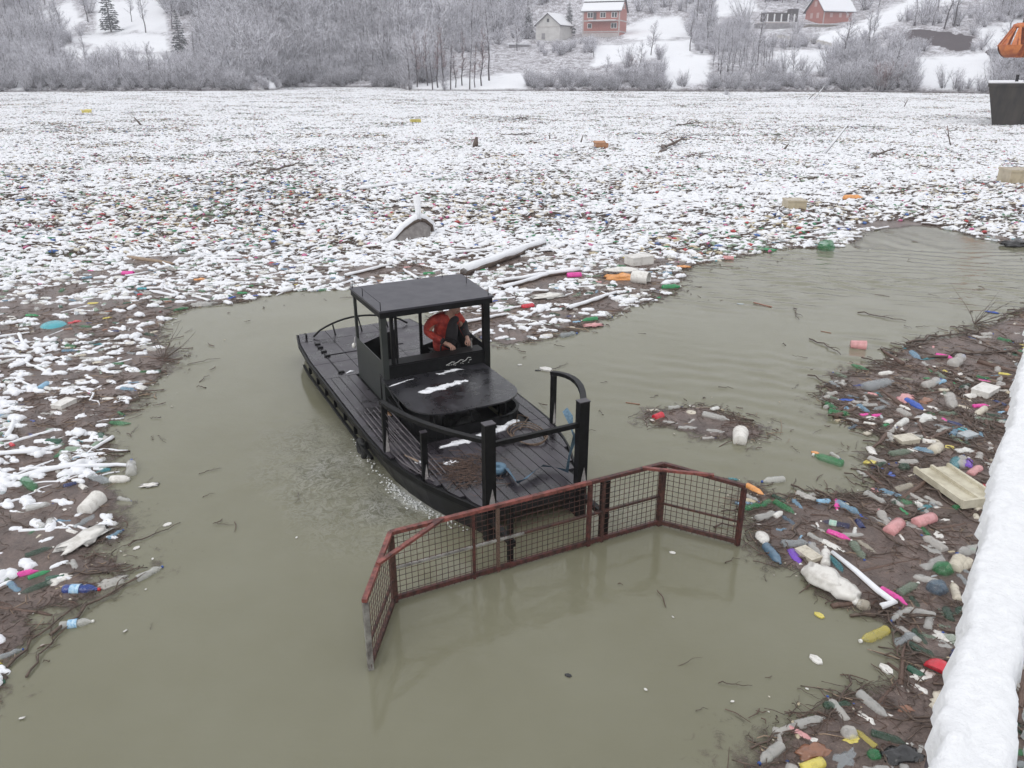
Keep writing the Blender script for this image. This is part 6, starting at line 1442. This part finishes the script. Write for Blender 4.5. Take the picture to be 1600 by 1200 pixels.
def try_place(n_, s0, s1, kinds, clear_tol, hmul, dens, pref=None):
    k = rng.uniform(-.80, .80, n_); s = rng.uniform(s0, s1, n_); y = shore(k)+s; x = k*y; z = ground_z(x, y); px, py = pix(x, y, z)
    cl = np.full(n_, -99.0)
    for pc in CLEAR+SOIL+ROAD: cl = np.maximum(cl, inside_dist(np.array(pc, float), px, py))
    for i in range(n_):
        if cl[i] > clear_tol or py[i] < -75: continue
        ki = rng.integers(0, len(kinds)); H = kinds[ki][2]*hmul*rng.uniform(.7, 1.2); hp = H/y[i]*FPX; bad = False
        if k[i] > -.10 or (k[i] < -.40 and k[i] > -.62):      # keep the open slopes and houses in view
            for f in (.45, .75, 1.0):
                for pc in CLEAR[:10]+SOIL:
                    xs_ = [q[0] for q in pc]; ys_ = [q[1] for q in pc]
                    if min(xs_)+3 < px[i] < max(xs_)-3 and min(ys_) < py[i]-hp*f < max(ys_)-2 and py[i] > min(ys_): bad = True
            for (a, b1, c, d1) in HOUSE_PX:
                if a-6 < px[i] < c+6 and py[i]-hp < d1-8 and py[i] > b1-6: bad = True
        if any(a-5 < px[i] < c+5 and py[i]-hp < d1-6 and py[i] > b1 for (a, b1, c, d1) in HOUSE_PX): continue
        if bad and rng.random() > (.30 if kinds is BUSHES else .12): continue
        if fbm(np.array([x[i]*.03]), np.array([y[i]*.03]), 61, 3)[0] < dens: continue
        cand.append((float(x[i]), float(y[i]), float(z[i]), kinds[ki], hmul*H/kinds[ki][2]/hmul, 'tree' if kinds is not BUSHES else 'bush', float(px[i]), float(py[i])))
try_place(1500, 1, 24, BUSHES, 2, 1.0, .40)
try_place(650, 0.6, 5, BUSHES, 3, .7, .1)
try_place(620, 3, 22, TREES, -4, .62, .3)
try_place(2600, 16, 75, BUSHES, -1, .75, .34)
try_place(800, 16, 70, TREES, -6, .8, .36)
try_place(1500, 62, 180, TREES, -6, .95, .36)
try_place(1500, 50, 180, BUSHES, -6, 1.6, .30)
# denser wood on the hill behind the bay
k = rng.uniform(-.40, -.09, 1500); s = rng.uniform(6, 120, 1500); y = shore(k)+s; x = k*y; z = ground_z(x, y); px, py = pix(x, y, z)
for i in range(1100):
    if py[i] < -70 or (px[i] < 330 and py[i] > 40): continue
    if any(a-8 < px[i] < c+8 and py[i] > b1 and py[i] < d1+45 for (a, b1, c, d1) in HOUSE_PX): continue
    if rng.random() < .72: cand.append((float(x[i]), float(y[i]), float(z[i]), BUSHES[int(rng.integers(0, 4))], float(rng.uniform(1.2, 2.1)), 'bush', float(px[i]), float(py[i])))
    elif rng.random() < .6: cand.append((float(x[i]), float(y[i]), float(z[i]), TREES[int(rng.integers(0, 5))], float(rng.uniform(.7, 1.0)), 'tree', float(px[i]), float(py[i])))
cand.sort(key=lambda c: -c[3][2]*c[4]/c[1])
LMT = [(174,40,'the dark spruce'), (283,70,'the snow-dusted spruce'), (180,70,'the open snowy meadow'), (30,118,'the white gully at far left'), (425,130,'the snowy point by the bay'), (620,110,'the single trunk above the bay'), (700,115,'the russet grove'), (764,90,'the tallest dark grove trunk'), (811,76,'the grey lean-to'), (864,50,'the pale gabled house'), (944,45,'the red brick block'), (978,92,'the big round frosted bush'), (1017,70,'the thin tree on the snowy slope'), (1205,40,'the grey pillared terrace'), (1183,80,'the leaning shore tree'), (1290,25,'the low red brick house'), (1280,65,'the little road'), (1356,70,'the wide-crowned bare tree'), (1462,64,'the dark earth bank'), (1552,120,'the barge bow'), (1585,65,'the orange grab'), (540,45,'the slim trunk on the hazy slope'), (800,142,'the white shore by the grove'), (1090,110,'the snow chute in the right bank'), (1490,115,'the white slope under the earth bank')]
tseen = set(); tplaced = []
ct = {'tree': 60, 'bush': 10}; rest = []
for c in cand:
    x, y, z, kd, sc_, ty, px, py = c
    if ct[ty] < 290 and -20 < px < 1620 and py > 0 and kd[2]*sc_/y*FPX > 10:
        ct[ty] += 1
        hgt = 'at the water edge of the' if py > 128 else 'part way up the' if py > 85 else 'high on the'
        sz = 'tall' if kd[2]*sc_ > (11 if ty == 'tree' else 4.4) else 'short' if kd[2]*sc_ < (8 if ty == 'tree' else 3.2) else 'middling'
        vi = next(i for i, q_ in enumerate(TREES+BUSHES) if q_ is kd); ad2 = ['leafy-twigged','low-forked','narrow','spreading','open','rounded','dense','loose','squat'][vi]; ad2 = 'fine-twigged' if vi == 0 else ad2
        hd_ = sz+' '+ad2+' bare tree' if ty == 'tree' else sz+' '+ad2+' frosted bush'; lab = None
        for (lx, ly, lt) in sorted(LMT, key=lambda q: math.hypot(q[0]-px, (q[1]-py)*1.5))[:9]:
            dx, dy = px-lx, py-ly; D = math.hypot(dx, dy); rel = ('right of' if dx > 0 else 'left of') if abs(dx) > abs(dy)*1.2 else ('downslope of' if dy > 0 else 'upslope of')
            q_ = '%s %s %s %s' % (hd_, 'just' if D < 18 else 'some way' if D < 50 else 'well' if D < 100 else 'far', rel, lt)
            lab = lab or q_
            if q_ not in tseen: tseen.add(q_); lab = q_; break
        tplaced.append([plant(kd, (x, y, z), sc_, random.uniform(0, 6.28), 'bare_tree' if ty == 'tree' else 'frosted_bush', lab, ty, None, ('trunk', 'crown') if ty == 'tree' else ('stems', 'crown')), lab])
    else: rest.append(c)
tc2 = Counter(q[1] for q in tplaced)
for o, lab in tplaced:
    if tc2[lab] > 1: o['group'] = 'look-alike plants: '+lab
print('trees', ct, 'rest', len(rest))
def both(kd, nm):
    bm = bmesh.new(); bm.from_mesh(kd[0]); k0 = len(bm.faces); bm.from_mesh(kd[1]); bm.faces.ensure_lookup_table(); m_ = list(kd[1].materials)
    for f in bm.faces[:k0]: f.material_index = 0
    me = bpy.data.meshes.new(nm); bm.to_mesh(me); bm.free()
    for q in m_: me.materials.append(q)
    return me
ALLK = TREES+BUSHES; PRO = [both(k_, 'wood_kind') for k_ in ALLK]
gn_scatter('far_woodland', PRO, [c[:3] for c in rest], [(0, 0, random.uniform(0, 6.28)) for c in rest], [(c[4],)*3 for c in rest], [next(i for i, q in enumerate(ALLK) if q is c[3]) for c in rest], [(1,1,1)]*len(rest), 'frost-grey leafless woodland covering the hillsides behind the lake', 'woods')
# ------------------------------------------------------------------ houses on the far bank
def ray_at(px, py, D):
    dx = (px-800)/FPX; dy = -(py-600)/FPX; d = Vector((dx, math.cos(PITCH)+dy*math.sin(PITCH), -math.sin(PITCH)+dy*math.cos(PITCH))); t = D/d.y
    return Vector((d.x*t, D, CAM_H+d.z*t))
BRICK = simple('red_hollow_brick', (.33,.12,.10), (.44,.19,.16), 3, .9, .2, .02, stretch=(1,1,4)); CONC = simple('raw_concrete', (.42,.38,.37), (.52,.47,.46), 2, .9, .1); RENDERW = simple('pale_render', (.50,.49,.47), (.60,.59,.57), 1, .9, .1)
GREYW = simple('grey_render', (.22,.21,.22), (.33,.32,.33), 1.2, .9, .1); DARKW = simple('dark_boards', (.06,.05,.055), (.11,.10,.10), 3, .9, .1); GLASS = simple('window_glass', (.03,.035,.04), None, rough=.1, bmp=0); WHITEF = simple('white_frame', (.75,.75,.75), None, rough=.5, bmp=0)
def window(par, x, y, z, w, h, n_=2, axis='x'):
    """pane set in a frame on a wall whose outside faces -y (axis x) or +x (axis y)"""
    def B(mb, cx, cz, sw, sh, off, th):
        c = (x+cx, y-off, z+cz) if axis == 'x' else (x+off, y+cx, z+cz); mb.box(c, (sw, th, sh) if axis == 'x' else (th, sw, sh))
    mb = MB(); t = .12
    B(mb, 0, h/2, w+t, t, .05, .12); B(mb, 0, -h/2, w+t, t, .05, .12)
    for i in range(n_+1): B(mb, -w/2+w*i/n_, 0, t, h-t, .05, .11)
    f = mb.build('window', WHITEF, par); mb = MB(); B(mb, 0, 0, w-.05, h-.05, .015, .03); link('pane', mb.mesh('pane', GLASS), f); return f
def gable_roof(par, w, d, z, rise, over=.5, snow_t=.22, mat=DARKW, step=False):
    """ridge along x"""
    hw, hd = w/2+over, d/2+over; s_ = rise/(d/2); ze = z-over*s_
    mb = MB(); P = [(-hw,-hd,ze),(hw,-hd,ze),(hw,0,z+rise),(-hw,0,z+rise),(-hw,hd,ze),(hw,hd,ze)]
    Q = [(x, y, zz-.15) for x, y, zz in P]; mb.add(P+Q, [(0,1,2,3),(3,2,5,4),(6,9,8,7),(9,10,11,8),(0,6,7,1),(4,5,11,10),(0,3,9,6),(3,4,10,9),(1,7,8,2),(2,8,11,5)]); rf_ = mb.build('roof', mat, par)
    for sg in (-1, 1):
        mb = MB(); a, b_ = sg*(hd-.04), (.0 if not (step and sg < 0) else -.42*hd); parts_ = [(a, b_)]+([(b_+.0, 0)] if step and sg < 0 else [])
        for j, (ya, yb) in enumerate(parts_):
            za, zb = ze+s_*(hd-abs(ya)), ze+s_*(hd-abs(yb)); lift = .02 if j == 0 else .55
            P = [(-hw+.03, ya, za+lift), (hw-.03, ya, za+lift), (hw-.03, yb, zb+lift*(1 if j == 0 else .55)), (-hw+.03, yb, zb+lift*(1 if j == 0 else .55))]; Q = [(x, y, q+snow_t) for x, y, q in P]
            mb.add(P+Q, [(0,3,2,1),(4,5,6,7),(0,1,5,4),(1,2,6,5),(2,3,7,6),(3,0,4,7)])
        link('roof_snow', mb.mesh('roof_snow', SNOW), rf_)
    return rf_
def walls(par, w, d, z0, z1, rise, mat, nm='wall'):
    mb = MB(); hw, hd = w/2, d/2
    P = [(-hw,-hd,z0),(hw,-hd,z0),(hw,hd,z0),(-hw,hd,z0),(-hw,-hd,z1),(hw,-hd,z1),(hw,hd,z1),(-hw,hd,z1),(-hw,0,z1+rise-.2),(hw,0,z1+rise-.2)]
    mb.add(P, [(0,1,5,4),(2,3,7,6),(1,2,6,9,5),(3,0,4,8,7)]); return mb.build(nm, mat, par)
def house_at(px, py, D, th, name, label):
    p = ray_at(px, py, D); e = empty(name, p, th); tag(e, label, 'house'); return e
H1 = house_at(944, 57, 256, R(-20), 'brick_house', 'three-storey unfinished red brick house with snowy stepped roof on the far bank')
w_, d_h = 11.2, 9.0; walls(H1, w_, d_h, -3, 7.0, 3.3, BRICK); gable_roof(H1, w_, d_h, 7.0, 3.4, .5, .25, DARKW, True)
for z in (1.15, 4.1): mb = MB(); mb.box((0,-d_h/2-.03,z), (w_+.1,.12,.35)); mb.box((w_/2+.03,0,z), (.12,d_h-.1,.35)); mb.build('floor_band', CONC, H1)
for x, y in ((-w_/2+.2,-d_h/2-.02), (w_/2-.2,-d_h/2-.02)): mb = MB(); mb.box((x,y,2.0), (.4,.1,9.9)); mb.build('corner_column', CONC, H1)
for x in (-3.3, .5, 3.9): window(H1, x, -d_h/2, 5.6, 1.6, 1.35)
window(H1, 3.9, -d_h/2, 2.75, 1.7, 1.35); window(H1, -3.4, -d_h/2, 2.75, 1.2, 1.2, 1); window(H1, w_/2, 0, 8.0, 1.0, 1.2, 1, 'y')
mb = MB(); mb.box((-1.9,-d_h/2-.04,5.35), (.9,.1,1.9)); mb.build('door', DARKW, H1); mb = MB(); mb.box((.6,-d_h/2-.9,4.0), (8.0,1.7,.22)); mb.build('balcony', CONC, H1); mb = MB(); mb.box((.6,-d_h/2-.9,4.2), (8.0,1.7,.16)); mb.build('balcony_snow', SNOW, H1)
mb = MB(); mb.box((0,-d_h/2-.06,-.3), (w_,.1,2.2)); mb.build('plinth', CONC, H1)
mb = MB(); mb.box((-2.5,1.2,10.4), (.7,.7,1.8)); mb.build('chimney', BRICK, H1)
H2 = house_at(866, 62, 252, R(62), 'gabled_house', 'pale plastered house with a pointed gable and snowy roof beside the spruce')
walls(H2, 9, 7.6, -2, 4.0, 2.9, RENDERW); gable_roof(H2, 9, 7.6, 4.0, 2.9, .5, .22, DARKW)
mb = MB(); mb.box((-4.53, 0, 5.0), (.08,.7,.9)); mb.build('attic_window', GLASS, H2); mb = MB(); mb.box((-4.53, 1.4, .8), (.08,1.1,1.6)); mb.build('door', GREYW, H2); mb = MB(); mb.box((-4.54, -.1, 3.3), (.1,7.5,.12)); mb.build('floor_band', CONC, H2)
H3 = house_at(1294, 36, 256, R(20), 'brick_house', 'low red brick house with a big snowy roof at the top of the right slope')
walls(H3, 10.6, 8, -2, 3.4, 3.9, BRICK); gable_roof(H3, 10.6, 8, 3.4, 4.0, .6, .25, DARKW)
for x in (-2.6, .6, 3.2): mb = MB(); mb.box((x,-4.03,1.9), (.9,.08,1.1)); mb.build('window', simple('pale_shutter', (.5,.35,.33), None, bmp=0) if x < -2 else bpy.data.materials['pale_shutter'], H3)
for y, z in ((-1.4,1.9), (1.3,1.9), (0,5.0)): mb = MB(); mb.box((-5.33,y,z), (.08,1.0,1.4)); mb.build('window', bpy.data.materials['pale_shutter'], H3)
for x in (-5.25, 5.25): mb = MB(); mb.box((x,-4.02,.7), (.3,.1,5.2)); mb.build('corner_column', CONC, H3)
mb = MB(); mb.box((2.0,1.5,7.2), (.7,.7,1.6)); mb.build('chimney', BRICK, H3)
H4 = house_at(1208, 50, 248, R(8), 'terrace_building', 'grey flat building with white pillars round its open terrace on the right slope')
mb = MB(); mb.box((0,0,.1), (9.4,6,4.2)); mb.build('wall', GREYW, H4); mb = MB(); mb.box((.6,.2,2.35), (8.8,6,.3)); mb.build('terrace_slab', CONC, H4); mb = MB(); mb.box((.6,.2,2.56), (8.7,5.9,.12)); mb.build('terrace_snow', SNOW, H4)
for x in (-3.4, -1.3, .8, 2.9, 4.7): mb = MB(); mb.box((x,-2.6,3.6), (.3,.3,2.0)); mb.build('pillar', WHITEF, H4)
mb = MB(); mb.box((.6,1.6,3.9), (8.2,.3,2.6)); mb.box((5.6, .6, 4.4), (2.4,2.2,3.4)); mb.build('rear_wall', DARKW, H4)
H5 = house_at(1207, 61, 240, R(12), 'shed', 'small dark shed with a slanting snowy roof below the terrace'); mb = MB(); mb.box((0,0,.6), (3.4,3,2.4)); mb.build('wall', DARKW, H5); mb = MB(); mb.box((0,0,2.0), (5.4,4,.3), Matrix.Rotation(-.16, 3, 'Y')); mb.build('roof', SNOW, H5)
H6 = house_at(811, 84, 236, R(0), 'shed', 'low grey lean-to among bare trees left of the pale house'); mb = MB(); mb.box((0,0,.8), (5.6,3,3.0)); mb.build('wall', GREYW, H6); mb = MB(); mb.box((0,0,2.45), (6.2,3.6,.3)); mb.build('roof', SNOW, H6)
RW = empty('retaining_wall', ray_at(1282, 47, 246), R(14)); tag(RW, 'brownish retaining wall under the low red brick house', 'wall'); mb = MB(); mb.box((0,0,.2), (11,.5,2.6)); mb.build('wall_face', simple('mossy_wall', (.14,.12,.10), (.28,.25,.22), 2, .9, .3), RW); mb = MB(); mb.box((0,0,1.58), (11.1,.6,.16)); mb.build('wall_snow', SNOW, RW)

# ------------------------------------------------------------------ barge bow and crane grab at the right edge
BP = at(1552, 197); hb = 3.75; D_ = BP.y
bar = empty('barge', BP, 0); tag(bar, 'dark rusty steel barge bow with snow on its rim, cut by the right edge', 'barge')
BARGEM = simple('weathered_barge_steel', (.010,.009,.008), (.055,.045,.036), .9, .6, .4, .03, stretch=(1,1,.35), detail=9)
mb = MB(); ov = 1.5; P = [(0,0,-.4),(16,0,-.4),(20.5,7,-.4),(4.6,7,-.4),(-ov,-.35,hb),(16+ov,-.35,hb),(20.5+ov,7.3,hb),(4.3-ov,7.3,hb)]
mb.add(P, [(0,1,5,4),(1,2,6,5),(2,3,7,6),(3,0,4,7),(4,5,6,7)]); mb.build('hull', BARGEM, bar)
mb = MB(); mb.box((8,-.36,hb-.12), (16+2*ov,.1,.3)); mb.build('rim', BARGEM, bar)
mb = MB(); mb.add([(-ov,-.4,hb+.01),(16+ov,-.4,hb+.01),(20.5+ov,7.3,hb+.01),(4.3-ov,7.3,hb+.01),(-ov,-.4,hb+.16),(16+ov,-.4,hb+.16),(20.5+ov,7.3,hb+.16),(4.3-ov,7.3,hb+.16)], [(0,3,2,1),(4,5,6,7),(0,1,5,4),(1,2,6,5),(2,3,7,6),(3,0,4,7)]); mb.build('rim_snow', SNOW, bar)
for i in range(4): mb = MB(); mb.box((2.5+i*3.4,-.22,hb*.48), (.16,.1,hb*.8), Matrix.Rotation(.09, 3, 'X')); mb.build('hull_rib', BARGEM, bar)
for x in (1.6, 2.4): mb = MB(); mb.tube([(x,.6,hb+.1), (x,.6,hb+.75)], .14, 8); mb.build('bollard', BLACK_MATT, bar)
ORG = simple('orange_crane_paint', (.42,.10,.03), (.62,.20,.05), 1.6, .5, .3, .02, lo=.4, hi=.6)
gp = ray_at(1586, 90, 70); gr = empty('crane_grab', gp, .3); tag(gr, 'rusty orange orange-peel crane grab hanging on a cable above the barge', 'crane grab')
gs = .057*70/ FPX*21.4 if False else 1.0
for i in range(4):
    a0 = i*math.pi/2+.25; mb = MB(); P = []
    nn, mm_ = 6, 6
    for r_ in range(mm_):
        t = r_/(mm_-1); rad = 1.42*math.cos(t*1.1)**.75+.02; z = .95-.95*math.sin(t*1.1)/math.sin(1.1); wd = .72*(1-.35*t)
        for k in range(nn): a = a0+wd*(2*k/(nn-1)-1); P.append((rad*math.cos(a), rad*math.sin(a), z))
    mb.add(P+[(x*.94, y*.94, z+.02) for x, y, z in P], [(r_*nn+k, r_*nn+k+1, (r_+1)*nn+k+1, (r_+1)*nn+k) for r_ in range(mm_-1) for k in range(nn-1)]+[(nn*mm_+r_*nn+k, nn*mm_+(r_+1)*nn+k, nn*mm_+(r_+1)*nn+k+1, nn*mm_+r_*nn+k+1) for r_ in range(mm_-1) for k in range(nn-1)], 0, True)
    mb.build('grab_shell', ORG, gr)
    mb = MB(); aa = [a0-.42, a0-.14, a0+.14, a0+.42]; mb.add([(1.40*math.cos(a), 1.40*math.sin(a), .9) for a in aa]+[(.6*math.cos(a), .6*math.sin(a), 2.3) for a in aa], [(i, i+1, 5+i, 4+i) for i in (0, 2)]+[(1,2,6,5)][:i % 2]); mb.build('grab_plate', ORG, gr)
    for sg in (-.55, .55):
        mb = MB(); mb.beam((1.38*math.cos(a0+sg), 1.38*math.sin(a0+sg), .85), (.55*math.cos(a0+sg*.5), .55*math.sin(a0+sg*.5), 2.35), .16, .2); mb.build('grab_arm', ORG, gr)
mb = MB(); mb.lathe([(2.25,.66),(2.32,.7),(2.5,.66),(2.62,.35)], 12, 'z'); mb.build('grab_head', ORG, gr)
mb = MB(); mb.tube([(.1,0,2.5),(.12,0,3.1)], .1, 6); mb.tube([(.12,0,3.05),(.3,0,3.35),(.12,0,3.7),(-.05,0,3.35),(.12,0,3.05)], .05, 5); mb.build('hook', DARKW, gr)
mb = MB(); mb.tube([(.12,0,3.7),(.3,.1,12),(.5,.1,26)], .045, 5); mb.build('cable', DARKW, gr)
mb = MB(); mb.beam((.5,.1,26), (16,1,27.5), .7, .7); mb.beam((16,1,27.5), (17.5,1,-1), .9, .9); mb.build('boom', ORG, gr)

# ------------------------------------------------------------------ snow-laden rail beside the camera
RA = Vector((.82, 1.15, 0)); RD = Vector((.566, .825, 0)).normalized(); RN = Vector((RD.y, -RD.x, 0))
def snow_rail(name, label, off0, width, z, t0, t1, seed, hgt=.055):
    e = empty(name, (0,0,0)); tag(e, label, 'railing')
    mb = MB(); c0, c1 = RA+RD*t0+RN*(off0+width/2), RA+RD*t1+RN*(off0+width/2); mb.beam((c0.x, c0.y, z-.085), (c1.x, c1.y, z-.085), width*.55, .06); mb.build('rail_beam', simple('rail_steel', (.06,.05,.06), (.14,.12,.14), 18, .6), e)
    if name == 'snowy_handrail':
        for i in range(6): p = RA+RD*(t0+1.2+i*2.0)+RN*(off0+width/2); mb = MB(); mb.box((p.x, p.y, z-1.1), (.05,.05,2.0)); mb.build('rail_post', bpy.data.materials['rail_steel'], e)
    n_, m_ = int((t1-t0)/.011), 17; ti = np.linspace(t0, t1, n_); k = np.linspace(-1, 1, m_); T_, K2 = np.meshgrid(ti, k, indexing='ij')
    ed = (fbm(T_*5, np.sign(K2)*3+seed, seed, 3)-.5)*.028+(fbm(T_*26, K2*2+5, seed+4, 4)-.5)*.034*np.abs(K2)
    lat = off0+width/2+K2*width/2+np.sign(K2)*ed*np.abs(K2)
    zz = z-.06+hgt*1.25*np.clip(1-np.abs(K2)**5.5, 0, 1)**.5+(fbm(T_*9, lat*22, seed+1, 4)-.5)*.024*(1-K2**4)+(fbm(T_*55, lat*70, seed+2, 3)-.5)*.010
    X = RA.x+RD.x*T_+RN.x*lat; Y = RA.y+RD.y*T_+RN.y*lat; zz[:,0] -= .035; zz[:,-1] -= .035
    co = np.stack([X.ravel(), Y.ravel(), zz.ravel()], 1); ii = np.arange(n_*m_).reshape(n_, m_); qd = np.stack([ii[:-1,:-1], ii[:-1,1:], ii[1:,1:], ii[1:,:-1]], -1).reshape(-1, 4)
    me = bpy.data.meshes.new('snow'); me.vertices.add(len(co)); me.vertices.foreach_set('co', co.ravel()); me.loops.add(qd.size); me.loops.foreach_set('vertex_index', qd.ravel()); me.polygons.add(len(qd)); me.polygons.foreach_set('loop_start', np.arange(0, qd.size, 4)); me.polygons.foreach_set('use_smooth', np.ones(len(qd), bool)); me.update(calc_edges=True); me.materials.append(SNOW_FINE)
    link('snow', me, e)
snow_rail('snowy_handrail', 'thick band of snow along the dam handrail at the lower right', 0, .15, 4.0, -.9, 11, 3)
snow_rail('snowy_ledge', 'second snow-covered ledge just outside the handrail in the bottom right corner', .175, .42, 3.985, -.9, 6, 9)

# ------------------------------------------------------------------ air
hz = MB(); hz.box((0, 250, 120), (1500, 620, 243)); hzm = bpy.data.materials.new('haze'); hzm.use_nodes = True; t_ = hzm.node_tree; t_.nodes.clear(); ov_ = t_.nodes.new('ShaderNodeOutputMaterial'); pv = t_.nodes.new('ShaderNodeVolumePrincipled')
pv.inputs['Color'].default_value = (.93,.94,1,1); pv.inputs['Density'].default_value = .0007; pv.inputs['Anisotropy'].default_value = .2; t_.links.new(pv.outputs[0], ov_.inputs['Volume'])
tag(hz.build('haze', hzm), kind='stuff')
